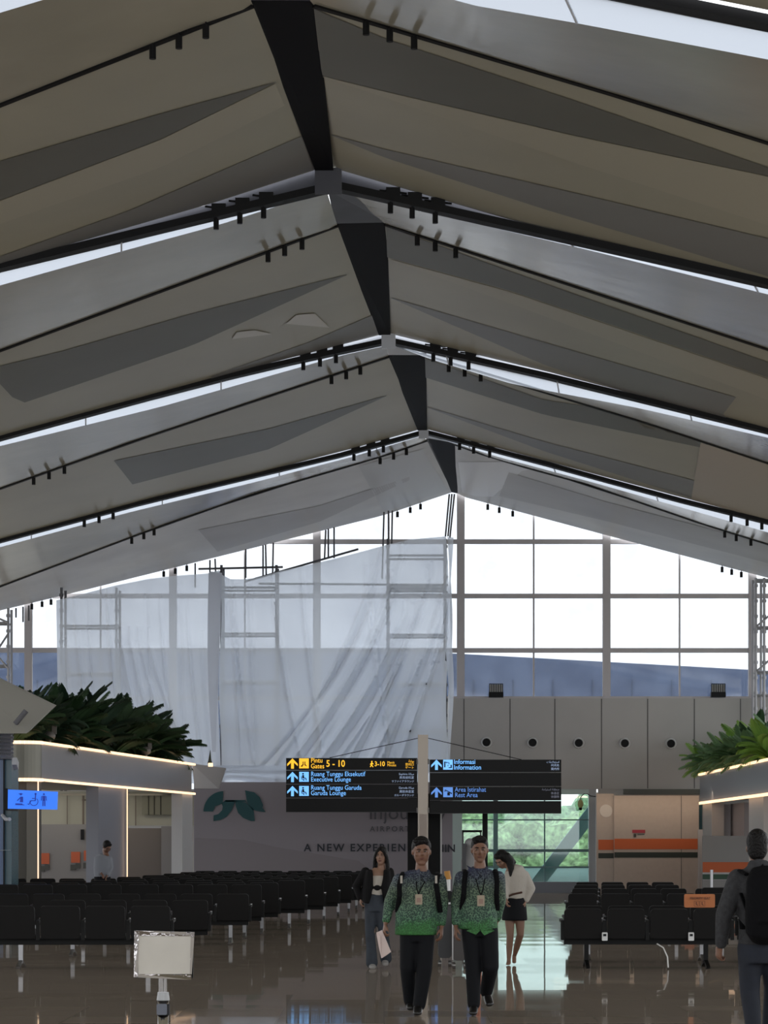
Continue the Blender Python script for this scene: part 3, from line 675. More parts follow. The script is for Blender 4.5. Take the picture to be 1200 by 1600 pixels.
def icon(x, y, m, par, kind):
    t = MB().wall(x-7.5, x+7.5, y-8, y+7.5, z_, .02).build('pictogram', m, par)
    g = MB(); D_ = z_-.01
    def bx(a, b_, c, e): g.wall(x+a, x+c, y+b_, y+e, D_, .01)
    def ln(a, b_, c, e, w=1.3): g.bar(P(x+a, y+b_, D_), P(x+c, y+e, D_), w/ks, .01, up=(0, 1, 0))
    def bl(a, b_, c, e, w=1.3):
        p0, p1 = P(x+a, y+b_, D_), P(x+c, y+e, D_); t_ = (p1-p0).normalized(); nn = Vector((t_.z, 0, -t_.x))*w/ks/2
        g.slab([p0-nn, p1-nn, p1+nn, p0+nn], (0, .01, 0))
    if kind == 'gate': bl(-4, 4, -1, 1); bl(4, 4, 1, 1); bl(-1.4, -3, -1.4, 3); bl(1.4, -3, 1.4, 3); bl(-5, 4.2, -2, 4.2)
    if kind == 'seat': g.cyl(P(x-1.5, y-5, D_), P(x-1.5, y-5, D_)+Vector((0, .01, 0)), 1.4/ks); bl(-1.5, -3, -1, 2, 3); bl(-1, 1.5, 3, 2); bl(3, 2, 3.5, 5.5); bl(-4, -1, -3, 4, 1); bl(-3, 4, 1, 4, 1); bl(-1, 4, 0, 6, 1)
    if kind == 'info': bl(-5, -5, -5, 4, 2); bl(-5, -4, -2, -4, 1.2); bl(5, 0, 5, 5, 2); bl(1, 4.5, 5, 4.5); g.tube([P(x+2*math.cos(a_/3)-.3, y-2-2*math.sin(a_/3), D_) for a_ in range(-2, 10)], .5/ks, 6); bl(0, .5, 0, 2)
    if kind == 'rest': bl(-5, -4, 5, 1, 1.2); bl(-1, 2.5, 3, 2.5, 5); bl(-6, -2, -3, -2, 1); bl(4, 1, 6, 2, 2)
    g.build('pictogram_figure', pk, t)
    return t
for i, (q, m) in enumerate(zip(Lb[:3], (yel, blu, blu))):
    y = [1193, 1214, 1236][i]; arrow(457, y, m, q); icon(475, y, m, q, ['gate', 'seat', 'seat'][i])
tz = z_
text('Pintu', 10.5/ks, yel, Lb[0], P(485.5, 1191.5, tz), bold=.001, sx=.86); text('Gates', 10.5/ks, yel, Lb[0], P(485.5, 1200.5, tz), bold=.001, sx=.86)
text('5 - 10', 14.5/ks, yel, Lb[0], P(509.5, 1197.8, tz), bold=.004, sx=.86)
text('3-10', 10.5/ks, yel, Lb[0], P(585, 1197, tz), bold=.003, sx=.86); text('Menit', 5.5/ks, yel, Lb[0], P(605, 1193.2, tz), sx=.9); text('Minutes', 5.5/ks, yel, Lb[0], P(605, 1197.3, tz), sx=.8)
g = MB(); g.cyl(P(581, 1190, tz), P(581, 1190, tz)+Vector((0, .01, 0)), 1.2/ks)
for a in (((581, 1191.5), (580.5, 1195)), ((580.5, 1195), (578.5, 1198.5)), ((580.5, 1195), (583, 1198.5)), ((581, 1192), (578.5, 1194.5)), ((581, 1192), (583.5, 1194))):
    p0, p1 = P(*a[0], tz), P(*a[1], tz); t_ = (p1-p0).normalized(); nn = Vector((t_.z, 0, -t_.x))*.7/ks; g.slab([p0-nn, p1-nn, p1+nn, p0+nn], (0, .01, 0))
g.build('walking_figure', yel, Lb[0])
text('ﺔﺑﺍﻮﺑ', 5/ks, yel, Lb[0], P(647, 1191, tz), align='RIGHT'); text('登机口', 4.6/ks, yel, Lb[0], P(647, 1196, tz), align='RIGHT'); text('ゲート', 4.6/ks, yel, Lb[0], P(647, 1201, tz), align='RIGHT')
for q, y, a, b_ in ((Lb[1], 1213.5, 'Ruang Tunggu Eksekutif', 'Executive Lounge'), (Lb[2], 1234.8, 'Ruang Tunggu Garuda', 'Garuda Lounge')):
    text(a, 10.3/ks, blu, q, P(485.5, y-.8, tz), bold=.0, sx=.86); text(b_, 10.3/ks, blu, q, P(485.5, y+7.6, tz), bold=.0, sx=.86)
text('Saphire ﺔﻟﺎﺻ', 4.6/ks, wt, Lb[1], P(647, 1211, tz), align='RIGHT'); text('贵宾候机室', 4.6/ks, wt, Lb[1], P(647, 1216.6, tz), align='RIGHT'); text('サファイアラウンジ', 3.9/ks, wt, Lb[1], P(647, 1222.2, tz), align='RIGHT')
text('Garuda ﺔﻟﺎﺻ', 4.6/ks, wt, Lb[2], P(647, 1232.5, tz), align='RIGHT'); text('鹰航休息室', 4.6/ks, wt, Lb[2], P(647, 1238.4, tz), align='RIGHT'); text('ガルーダラウンジ', 3.9/ks, wt, Lb[2], P(647, 1244, tz), align='RIGHT')
arrow(682, 1195, blu, Rb[0]); icon(700, 1195, blu, Rb[0], 'info'); arrow(682, 1238, bld, Rb[2]); icon(700, 1238, bld, Rb[2], 'rest')
text('Informasi', 10.3/ks, blu, Rb[0], P(709, 1193.6, tz), bold=.001, sx=.88); text('Information', 10.3/ks, blu, Rb[0], P(709, 1202.4, tz), bold=.001, sx=.88)
text('Area Istirahat', 10.3/ks, bld, Rb[2], P(710.5, 1237, tz), bold=0, sx=.86); text('Rest Area', 10.3/ks, bld, Rb[2], P(710.5, 1245.5, tz), bold=0, sx=.86)
text('ﺕﺎﻣﻼﻌﺘﺳﺍ', 4.6/ks, wt, Rb[0], P(874, 1192, tz), align='RIGHT'); text('问讯处', 4.4/ks, wt, Rb[0], P(874, 1197.3, tz), align='RIGHT'); text('案内所', 4.4/ks, wt, Rb[0], P(874, 1203, tz), align='RIGHT')
wd = mat('lit_white_faint', (.3, .3, .4), .5, emit=(.10, .11, .14), es=.8)
text('ﺔﺣﺍﺮﺘﺳﺍ ﺔﻘﻄﻨﻣ', 4.6/ks, wd, Rb[2], P(874, 1235, tz), align='RIGHT'); text('休息区', 4.4/ks, wd, Rb[2], P(874, 1241, tz), align='RIGHT'); text('休憩所', 4.4/ks, wd, Rb[2], P(874, 1246.5, tz), align='RIGHT')
for a, b_ in (((655, 1153), (515, 1184)), ((667, 1153), (815, 1187))): MB().cyl(P(*a, SG+.15), P(*b_, SG+.15), .010, n=6).build('stay_wire', black, sg)
for x in (652, 669.5): 
    for y in (1190, 1266): MB().wall(x-1.2, x+1.2, y-4, y+4, SG-.03, .06).build('clamp', mat('clamp_grey', (.22, .21, .20), .5), sg)

# ================================================================ LEFT KIOSK with planter
A0 = Vector((-7.45, 61.3, 0)); B0 = Vector((-5.3, 77.6, 0)); fdir = (B0-A0).normalized(); inw = Vector((-fdir.y, fdir.x, 0))   # inw points left (into the kiosk)
ZL, ZT = 3.06, 3.87
def face(px):
    s_ = (px-600)/F; t = (s_*A0.y-A0.x)/(fdir.x-s_*fdir.y); return A0+fdir*t
fas = mat('fascia_metal', (.34, .34, .36), .30, .55, noise_amt=.06, nscale=.4); dkc = mat('bronze_clad', (.085, .078, .065), .35, .3); wh2 = mat('pale_panel', (.45, .45, .46), .5)
kl = empty('kiosk', (A0+inw*3), 'left kiosk block with glowing ledges, metal fascia and planting on its roof', 'kiosk', 'kiosk blocks')
def fslab(mb, a, b_, z0, z1, t=.2, off=0):
    a = a+inw*off; b_ = b_+inw*off
    return mb.slab([a+Vector((0, 0, z0)), b_+Vector((0, 0, z0)), b_+Vector((0, 0, z1)), a+Vector((0, 0, z1))], inw*t)
E0 = A0-Vector((2.5, 0, 0))
fslab(MB(), A0, B0, ZL, ZT).build('fascia', fas, kl)
# rounded near corner and end fascia
cp = [A0+inw*.0+Vector((0, 0, 0))]
cm = MB(); R_ = .45; cen = A0+fdir*R_*0+inw*R_; pts = []
for i in range(9):
    a = math.pi/2*i/8; pts.append(cen-inw*R_*math.cos(a)-fdir*R_*math.sin(a))
pts.append(cen-fdir*R_+inw*3)
for a, b_ in zip(pts, pts[1:]): cm.add([a+Vector((0, 0, ZL)), b_+Vector((0, 0, ZL)), b_+Vector((0, 0, ZT)), a+Vector((0, 0, ZT))], [(0, 1, 2, 3)])
cm.build('corner_fascia', mat('corner_steel', (.17, .165, .14), .4, .6), kl, smooth=True)
for z in (ZL, ZT):
    lm = fslab(MB(), A0, B0+fdir*.25, z-.028, z+.028, .05, -.06)
    for a, b_ in zip(pts, pts[1:]): lm.bar(a+Vector((0, 0, z)), b_+Vector((0, 0, z)), .07, .07)
    lm.build('light_strip', led, kl)
# roof slab, soil tray, columns, inner walls
MB().slab([A0+Vector((0, 0, ZL+.1))+inw*.2, B0+Vector((0, 0, ZL+.1))+inw*.2, B0+inw*4+Vector((0, 0, ZL+.1)), A0+inw*4+Vector((0, 0, ZL+.1))], (0, 0, .5)).build('roof_slab', dkc, kl)
def fcol(x0, x1, m, z1=ZL, off=.05, t=.3, nm_='column'): fslab(MB(), face(x0), face(x1), 0, z1, t, off).build(nm_, m, kl)
fcol(66, 68, dkc); fcol(157, 200, mat('column_bluegrey', (.20, .21, .25), .4)); fcol(286, 302, wh2, off=.02)
MB().wall(17, 62, 1222, 1445, 61.6, .3).build('column', dkc, kl)
for x, xt in ((58, 61.5), (197, 200.5)):
    p0 = face(x+2); MB().bar(p0+Vector((0, -.05, .02)), p0+Vector((0, -.05, ZL)), .022, .022).build('light_strip', led, kl)
cream = mat('cream_wall', (.36, .345, .28), .6, emit=None); hb = mat('hoarding_grey', (.19, .18, .18), .6); brn = mat('hoarding_brown', (.13, .11, .10), .6)
MB().wall(0, 302, 1236, 1290, 79.2, .2).build('inner_wall', cream, kl)
MB().wall(60, 162, 1288, 1400, 78.6, .1).build('inner_hoarding', hb, kl)
MB().wall(200, 254, 1294, 1400, 78.5, .1).build('inner_hoarding', brn, kl)
MB().wall(252, 300, 1291, 1400, 78.3, .1).build('inner_hoarding', hb, kl)
MB().wall(222, 284, 1243, 1273, 78.9, .2).build('wall_cabinet', mat('olive', (.17, .165, .12), .5), kl)
cj = MB()
for x in (232, 241, 251): cj.wall(x-.5, x+.5, 1243, 1273, 78.88, .02)
cj.build('cabinet_joint', black, kl)
MB().wall(60, 290, 1240, 1243, 78.0, .1).build('inner_soffit', dkc, kl)
pj = MB()
for x in (105, 131, 212): pj.wall(x-.7, x+.7, 1243, 1290, 79.1, .02)
pj.wall(128, 157, 1249, 1251, 79.0, .05).wall(128.5, 130.5, 1243, 1292, 78.9, .05); pj.build('pipe', mat('pipe_brown', (.12, .09, .07), .5), kl)
org = mat('orange_band', (.42, .085, .03), .6); drk = mat('dark_band', (.05, .05, .045), .6)
for a, b_, c, e in ((62, 77, 1333, 1350), (111, 125, 1331, 1348), (131, 149, 1329, 1345)):
    MB().wall(a, b_, c, e, 78.55, .04).build('orange_mark', org, kl); MB().wall(a-1, (a+b_)/2, e+3, e+12, 78.55, .04).wall((a+b_)/2, b_, e+1, e+9, 78.55, .04).build('dark_mark', drk, kl)
MB().wall(126, 131, 1296, 1312, 78.5, .1).build('wall_device', black, kl)
MB().wall(280, 301, 1301, 1314, 78.2, .04).build('red_notice', mat('red_notice', (.35, .03, .05), .5), kl)
# turned end of the fascia
MB().slab([P(300, 1193, 77.8), P(352, 1200, 79), P(341, 1232, 79), P(304, 1232, 77.8)], (0, .5, 0)).build('end_fascia', mat('end_cover', (.42, .41, .42), .55), kl)
tag(MB().box(P(329, 1195, 77.3), (.12, .12, .10)).build('ledge_lamp', led), 'small bright lamp on the end of the left glowing ledge', 'lamp')
tag(MB().tube([P(328, 1193, 77.5), P(328, 1187, 77.5), P(328.5, 1172, 77.5)], [.07, .04, .005], 10).build('warning_cone', mat('cone_dark', (.05, .07, .05), .6)), 'small dark pointed cone above the end of left ledge', 'cone')
lglass = mat('lamp_grey', (.16, .15, .14), .4)
for x, y, wl in ((88, 1152, 'near'), (237, 1176, 'far')):
    p = face(x)+inw*.15; p.z = ZT
    r = empty('ledge_floodlight', p, 'small grey round floodlight on the left glowing ledge, the %s one' % wl, 'floodlight', 'left ledge floodlights')
    MB().cyl(p, p+Vector((0, 0, .12)), .03).build('stem', lglass, r); MB().ell(p+Vector((0, 0, .2)), (.13, .13, .11)).build('head', lglass, r, smooth=True); MB().box(p+Vector((.1, 0, .38)), (.10, .06, .28)).build('visor', lglass, r)

# ================================================================ RIGHT KIOSK
kr = empty('kiosk', (13, 86, 0), 'right kiosk block with glowing ledges and bright green planting on its roof', 'kiosk', 'kiosk blocks')
X1 = 10.68; ya, yb = 95.2, 70.0; ZR = 4.02
fas2 = mat('fascia_blue', (.27, .30, .35), .4, .3)
def xs(mb, y0, y1, z0, z1, x=X1, t=.2): return mb.box((x+t/2, (y0+y1)/2, (z0+z1)/2), (t, abs(y1-y0), z1-z0))
xs(MB(), ya, yb, ZL, ZR).build('fascia', fas2, kr)
xs(MB(), ya, yb, ZR-.035, ZR+.035, X1-.06, .06).build('light_strip', led, kr); xs(MB(), ya+.6, yb, ZL-.05, ZL+.03, X1-.10, .10).build('light_strip', led, kr)
MB().box((X1+3.2, (ya+yb)/2, ZL+.3), (6, ya-yb, .4)).build('roof_slab', wh2, kr)
wlk = mat('kiosk_white', (.50, .48, .47), .55)
for y0, y1 in ((95.2, 92.6), (83.2, 80.0)): xs(MB(), y0, y1, 0, ZL, X1+.1, .4).build('column', wlk, kr)
MB().box((X1+3.2, 93.8, 1.5), (5.6, .2, 3.0)).build('inner_wall', mat('kiosk_mauve', (.30, .27, .27), .6), kr)
MB().box((X1+.9, 91.5, 1.5), (.2, 3.5, 3.0)).build('inner_wall', mat('kiosk_mauve2', (.26, .235, .24), .6), kr)
MB().wall(1090, 1097, 1258, 1306, 95.6, .2).build('teal_end', mat('teal_panel', (.03, .10, .13), .5), kr)

# hoardings on the right
ho = mat('hoarding_white', (.42, .37, .33), .6, noise_amt=.03)
orr = mat('orange_stripe', (.50, .11, .03), .6); bks = mat('black_stripe', (.02, .03, .025), .6); grs = mat('green_stripe', (.03, .08, .05), .6)
hd = 92.5
h1 = empty('hoarding', P(944, 1398, hd), 'narrow white hoarding panel with round disc and offset orange band', 'hoarding', 'striped hoardings')
MB().wall(932, 959, 1240, 1398, hd, .1).build('panel', ho, h1); MB().wall(935, 959, 1312, 1328, hd-.01, .01).build('orange_band', orr, h1); MB().wall(935, 959, 1333, 1341, hd-.01, .01).build('black_band', bks, h1)
c = P(947, 1267, hd-.02); MB().cyl(c, c+Vector((0, .02, 0)), .21, n=24).build('round_disc', mat('disc', (.55, .53, .5), .5), h1)
h2 = empty('hoarding', P(1025, 1398, hd), 'wide white hoarding with orange and black bands under the back wall', 'hoarding', 'striped hoardings')
MB().wall(959.5, 1092, 1243, 1398, hd-.1, .1).build('panel', ho, h2); MB().wall(960, 1090, 1310.5, 1327, hd-.11, .01).build('orange_band', orr, h2); MB().wall(960, 1090, 1331.5, 1340, hd-.11, .01).build('black_band', bks, h2)
MB().wall(1064, 1065, 1243, 1398, hd-.105, .01).build('joint', seam, h2)
MB().wall(988, 1008, 1296.5, 1301.5, hd-.12, .01).build('red_notice', mat('red_notice', (.35, .03, .05), .5), h2); MB().wall(990, 994, 1303, 1308, hd-.12, .01).wall(996, 1007, 1303, 1304, hd-.12, .01).build('notice_mark', drk, h2)
MB().wall(1091, 1098, 1296, 1398, hd-.2, .25).build('end_post', wh2, h2)
h3 = empty('hoarding', P(1150, 1402, 88), 'grey hoarding panel with orange and green bands behind the walking man', 'hoarding', 'striped hoardings')
MB().wall(1097.5, 1280, 1306, 1402, 88, .1).build('panel', mat('hoarding_grey2', (.26, .26, .26), .6), h3); MB().wall(1098, 1280, 1347, 1363, 87.99, .01).build('orange_band', orr, h3); MB().wall(1098, 1280, 1363, 1375, 87.985, .005).build('pale_band', wh2, h3); MB().wall(1098, 1280, 1366, 1374, 87.98, .005).build('green_band', grs, h3)
tag(MB().cyl(P(1112, 1412, 80), P(1112, 1359, 80), .045).build('steel_post', steel), 'short pale steel post standing in front of the grey hoarding', 'post')
lt = bpy.data.lights.new('cove_light', 'AREA'); lt.energy = 10; lt.color = (1, .72, .5); lt.shape = 'RECTANGLE'; lt.size = 5; lt.size_y = .2
lo = bpy.data.objects.new('cove_light', lt); C.objects.link(lo); lo.location = P(1015, 1237, hd-1.0); lo.rotation_euler = (math.radians(25), 0, 0)
lt = bpy.data.lights.new('kiosk_light', 'AREA'); lt.energy = 7; lt.color = (1, .9, .72); lt.shape = 'RECTANGLE'; lt.size = 4; lt.size_y = .3
lo = bpy.data.objects.new('kiosk_light', lt); C.objects.link(lo); lo.location = (-8.2, 77.4, 3.0); lo.rotation_euler = (math.radians(35), 0, 0)

# ================================================================ PLANTS
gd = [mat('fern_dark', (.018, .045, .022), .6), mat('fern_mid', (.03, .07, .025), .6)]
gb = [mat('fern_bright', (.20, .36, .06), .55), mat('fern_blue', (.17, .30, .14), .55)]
lfd = mat('broad_dark', (.012, .03, .016), .4); lfb = mat('broad_green', (.03, .08, .03), .4)
def fern_mb(seed, R=1.0, n=30):
    rr = random.Random(seed); mb = MB()
    for i in range(n):
        a = rr.uniform(0, 6.283); el = rr.uniform(.6, 1.45); L_ = R*rr.uniform(.75, 1.2); bend = rr.uniform(.7, 1.7)
        d_ = Vector((math.cos(a), math.sin(a), 0)); p = Vector((0, 0, 0)); pts = []; m_ = 16
        for k_ in range(m_+1):
            pts.append(p.copy()); e = el-bend*(k_/m_); p = p+(d_*math.cos(e)+Vector((0, 0, 1))*math.sin(e))*L_/m_
        sd = Vector((-d_.y, d_.x, 0))
        for k_ in range(m_):
            mb.bar(pts[k_], pts[k_+1], .012, .012)
        for k_ in range(2, m_+1):   # pairs of slim leaflets along the stalk
            t = (pts[k_]-pts[k_-1]).normalized(); ll = .24*L_*math.sin(math.pi*(k_-.6)/(m_+.4))**.6
            for h in (0, .33, .66):
                q = pts[k_-1].lerp(pts[k_], h)
                for s_ in (-1, 1):
                    o = sd*s_; tip = q+o*ll+t*ll*.55+Vector((0, 0, -.25*ll)); w_ = t*.017*L_+Vector((0, 0, .006))
                    mid = q.lerp(tip, .5)+Vector((0, 0, .03*L_))
                    mb.add([q, mid-w_, tip, mid+w_], [(0, 1, 2, 3)])
    return mb
def broad_mb(seed, R=1.0, n=6):
    rr = random.Random(seed); mb = MB()
    for i in range(n):
        a = rr.uniform(0, 6.283); el = rr.uniform(1.15, 1.55); L_ = R*rr.uniform(.8, 1.2); d_ = Vector((math.cos(a), math.sin(a), 0)); sd = Vector((-d_.y, d_.x, 0)); p = Vector((0, 0, 0)); rows = []
        for k_ in range(11):
            u = k_/10; e = el-.7*u; w_ = 0.012 if u < .35 else .095*L_*math.sin(math.pi*min(1, (u-.33)/.68))**.75+.004
            rows.append([p-sd*w_+Vector((0, 0, .02)), p-Vector((0, 0, .01)), p+sd*w_+Vector((0, 0, .02))]); p = p+(d_*math.cos(e)+Vector((0, 0, 1))*math.sin(e))*L_/10
        mb.grid(rows)
    return mb
def plant_set(label_fmt, grp, spots_, mats, broadmat, R):
    protos = []
    for i, (px, z, kind, sc) in enumerate(spots_):
        pass
for side_ in ('left', 'right'):
    if side_ == 'left':
        sp = []
        for i in range(20):
            px = 62+i*12.6; off = .35+(i % 3)*.45; sp.append((face(px)+inw*(off+.25), 'fern', 1.15+.18*((i*7) % 5)/5+.014*i-(.25 if i > 17 else 0)))
        for px, s_ in ((92, 1.2), (160, 1.75), (240, 1.5), (252, 1.3), (284, 1.3)):
            sp.append((face(px)+inw*.9, 'broad', s_))
        for i in range(12): sp.append((face(68+i*20)+inw*1.6, 'fern', 1.42+.02*i))
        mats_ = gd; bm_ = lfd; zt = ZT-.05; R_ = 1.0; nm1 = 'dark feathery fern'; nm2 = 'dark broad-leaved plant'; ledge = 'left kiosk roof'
    else:
        sp = []
        for i in range(11): sp.append((Vector((X1+.15+(i % 2)*.55, 94.6-i*1.55, 0)), 'fern', .95+.15*((i*3) % 4)/4))
        for i in range(7): sp.append((Vector((X1+1.3, 93.8-i*2.4, 0)), 'fern', 1.35))
        for i, (y, s_) in enumerate(((90.5, 1.35), (86.3, 1.45), (82, 1.3), (92.8, .8))): sp.append((Vector((X1+.7, y, 0)), 'broad', s_))
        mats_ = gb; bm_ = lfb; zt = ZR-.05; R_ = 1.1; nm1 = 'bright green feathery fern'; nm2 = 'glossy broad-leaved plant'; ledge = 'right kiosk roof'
    protos = {}; cnt = {'fern': 0, 'broad': 0}; sp.sort(key=lambda s_: (s_[1], proj(s_[0]+Vector((0, 0, zt)))[0]))
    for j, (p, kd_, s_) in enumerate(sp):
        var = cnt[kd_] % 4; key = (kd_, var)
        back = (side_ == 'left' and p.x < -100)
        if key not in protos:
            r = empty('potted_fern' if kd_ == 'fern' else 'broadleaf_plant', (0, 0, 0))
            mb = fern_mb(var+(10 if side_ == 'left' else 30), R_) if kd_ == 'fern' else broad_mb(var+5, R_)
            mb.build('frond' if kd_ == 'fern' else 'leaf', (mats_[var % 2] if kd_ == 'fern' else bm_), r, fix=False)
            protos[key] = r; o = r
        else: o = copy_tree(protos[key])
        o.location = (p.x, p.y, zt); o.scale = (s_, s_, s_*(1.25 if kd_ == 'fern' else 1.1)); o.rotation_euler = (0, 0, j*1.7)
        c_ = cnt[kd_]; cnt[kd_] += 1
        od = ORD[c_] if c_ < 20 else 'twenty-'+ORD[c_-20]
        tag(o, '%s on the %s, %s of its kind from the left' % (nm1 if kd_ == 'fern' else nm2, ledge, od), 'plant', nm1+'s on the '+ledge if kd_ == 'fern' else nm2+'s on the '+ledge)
potm = mat('terracotta', (.30, .20, .14), .6)
for px, d_, s_ in ((1165, 84.5, .30), (1118, 91.5, .22)):
    p = Vector((X1+.25, d_, ZR-.02)); tag(MB().box(p+Vector((0, 0, s_*.7)), (s_, s_, s_*1.4)).build('planter_box', potm), 'small tan box among the ferns on right kiosk, %s one' % ('larger' if s_ > .25 else 'smaller'), 'box', 'tan boxes among the ferns')

# ================================================================ NEAR LEFT BUILDING : canopy, louvre, wall, blue sign
canm = mat('canopy_pale', (.52, .51, .47), .5)
cn = empty('angular_canopy', P(-60, 1110, 54), 'pale angular canopy corner jutting in at the left photo edge', 'canopy')
a, b_, c, e = P(85, 1104, 52.5), P(41, 1146, 50.5), P(-160, 1146, 50.5), P(-160, 985, 57.0)
MB().slab([a, b_, c, e], (0, .35, .04)).build('underside', canm, cn)
lc = P(33, 1121, 51.2); MB().tube([lc+Vector((-.10, -.06, -.12)), lc+Vector((.10, -.06, .12))], [(.05, .05)]*2, 12).build('downlight', greysp, cn)
nw = empty('shop_wall', P(-60, 1470, 53), 'teal glass shop wall at the left photo edge below the louvres', 'wall')
tg = mat('teal_glass', (.06, .13, .16), .25); tg2 = mat('teal_glass_blue', (.05, .10, .22), .25)
MB().wall(6, 18, 1185, 1452, 53, 1.0).build('corner_panel', tg, nw); MB().wall(-200, 5.5, 1185, 1452, 52.9, .3).build('glass_panel', tg2, nw)
MB().wall(5, 6.5, 1185, 1452, 52.85, .1).build('joint', black, nw)
MB().wall(-200, 16, 1328, 1329, 52.84, .05).build('joint', mat('pale_joint', (.2, .25, .27), .5), nw)
lv = MB(); 
for i in range(7): y = 1144+i*6.0; lv.slab([P(-200, y, 52.3), P(21, y+.5, 52.3), P(21, y+3.6, 52.55), P(-200, y+3.1, 52.55)], (0, .05, 0))
lv.build('louvre', mat('louvre_grey', (.60, .60, .64), .5), nw); MB().wall(-200, 17, 1142, 1186, 52.7, .3).build('louvre_box', mat('louvre_back', (.12, .12, .14), .6), nw)
MB().box(P(24, 1193, 52.4), (.09, .28, .14), rx=-.3).build('camera_body', wh2, nw)
MB().tube([P(4, 1274, 52.6), P(9, 1280, 52.4), P(15, 1280, 52.2)], .035, 8).build('small_bracket_lamp', wh2, nw)
bs = empty('restroom_sign', P(50, 1265, 51.5), 'glowing blue restroom sign with nursery, wheelchair and man symbols', 'sign')
bl_ = mat('sign_blue_lit', (.01, .05, .2), .4, emit=(.03, .19, .90), es=1.0); nav = mat('sign_navy', (.01, .02, .12), .5, emit=(.005, .02, .25), es=1.0)
MB().slab([P(12, 1263.5, 51.5), P(12.5, 1233.5, 51.5), P(89.5, 1237, 51.7), P(88.5, 1265, 51.7)], (0, .12, 0)).build('face', bl_, bs)
MB().wall(5, 12, 1232, 1266, 51.5, 1.45).build('bracket', black, bs)
SB = 51.46; kq = K(SB)
def sl(pts, nm_='figure'):
    g = MB()
    for q in pts: g.slab([P(x, y, SB) for x, y in q], (0, .02, 0))
    return g
def thick(g, a, b_, w): p0, p1 = P(*a, SB), P(*b_, SB); t_ = (p1-p0).normalized(); nn = Vector((t_.z, 0, -t_.x))*w/kq/2; g.slab([p0-nn, p1-nn, p1+nn, p0+nn], (0, .02, 0))
g = MB(); c = P(32.5, 1241, SB); g.cyl(c, c+Vector((0, .02, 0)), 1.8/kq, n=16); thick(g, (29, 1240), (35.5, 1240.3), .9)
g.slab([P(x, y, SB) for x, y in ((32, 1244.5), (36, 1245), (36, 1253.5), (31, 1253.5))], (0, .02, 0)); thick(g, (32, 1246), (27, 1251), 1.4); thick(g, (24, 1256.5), (35, 1256.8), 2.6); thick(g, (34, 1257), (38, 1258), 1); g.build('nursery_figure', nav, bs)
g = MB(); c = P(55.5, 1240.5, SB); g.cyl(c, c+Vector((0, .02, 0)), 1.6/kq, n=16); thick(g, (55.5, 1241), (55, 1251), 1.6); thick(g, (50, 1247.5), (55, 1247.5), 1.2); thick(g, (48, 1251), (55, 1251), 1.2); thick(g, (48.5, 1251), (45.5, 1256), 1.2); thick(g, (43, 1256), (46, 1257), 1.2)
w_ = [P(53+6.2*math.cos(math.radians(t)), 1252.5-6.2*math.sin(math.radians(t)), SB) for t in range(-195, 50, 12)]
for p0, p1 in zip(w_, w_[1:]): t_ = (p1-p0).normalized(); nn = Vector((t_.z, 0, -t_.x))*.5/kq; g.slab([p0-nn, p1-nn, p1+nn, p0+nn], (0, .02, 0))
g.build('wheelchair_figure', nav, bs)
g = MB(); c = P(68.5, 1241, SB); g.cyl(c, c+Vector((0, .02, 0)), 1.5/kq, n=16); g.slab([P(x, y, SB) for x, y in ((66, 1243.5), (71, 1243.5), (70.5, 1251), (66.5, 1251))], (0, .02, 0))
thick(g, (65, 1244), (64.5, 1251), 1.1); thick(g, (72, 1244), (72.3, 1251), 1.1); thick(g, (67.3, 1250), (67, 1259.5), 1.7); thick(g, (69.8, 1250), (70, 1259.5), 1.7); g.build('man_figure', nav, bs)

# ================================================================ BENCHES
legc = mat('bench_chrome', (.30, .30, .31), .25, .9)
def make_bench(ns, pitch, top, sockets=False):
    r = empty('beam_bench', (0, 0, 0)); Wd = ns*pitch
    MB().box((Wd/2, 0.02, .36), (Wd-.1, .07, .09)).build('beam', seatf, r)
    for x in (.35, Wd-.35):
        l = MB(); l.box((x, .02, .2), (.06, .06, .28)); l.bar((x, .02, .1), (x, -.28, .02), .05, .035).bar((x, .02, .1), (x, .34, .02), .05, .035); l.build('leg', legc if not sockets else seatf, r)
    sh = top-.40
    for i in range(ns):
        cx = pitch*(i+.5); w_ = pitch-.075
        MB().rbox((cx, -.20, .40+sh/2), (w_, .035, sh), .05, rx=math.radians(8)).build('backrest', seatm, r)
        MB().box((cx, .08, .43), (w_, .48, .06)).build('seat', seatm, r)
    for i in range(ns+1):
        x = min(max(pitch*i, .02), Wd-.02)
        MB().bar((x, -.17, .38), (x, -.17, .62), .035, .05).bar((x, -.2, .63), (x, .22, .64), .045, .03).build('armrest', seatf, r)
        MB().box((x, .20, .662), (.045, .07, .012)).build('armrest_tip', chrome, r)
    if sockets:
        for x in (pitch, pitch*3) if ns > 2 else (pitch,):
            sk = MB().rbox((x, -.25, .43), (.075, .03, .11), .01).build('power_socket', white, r); MB().box((x, -.268, .45), (.04, .01, .03)).build('socket_hole', black, sk)
    return r
pb = {}
def bench(ns, pitch, top, x, y, label, grp, sock=False):
    key = (ns, pitch, top, sock)
    if key not in pb: pb[key] = make_bench(ns, pitch, top, sock); o = pb[key]
    else: o = copy_tree(pb[key])
    o.location = (x, y, 0); tag(o, label, 'bench', grp)
rows_ = [(37.6, -2.80, -6.2), (41.6, -2.55, -6.4), (46.8, -2.2, -7.4), (49.4, -2.1, -6.7), (51.9, -1.9, -6.7), (55.0, -1.5, -7.6), (58.0, -1.2, -7.8), (61.0, -.95, -6.9), (64.5, -.7, -6.4), (68, -.5, -6.0), (71.5, -.35, -5.6), (75, -.2, -5.4)]
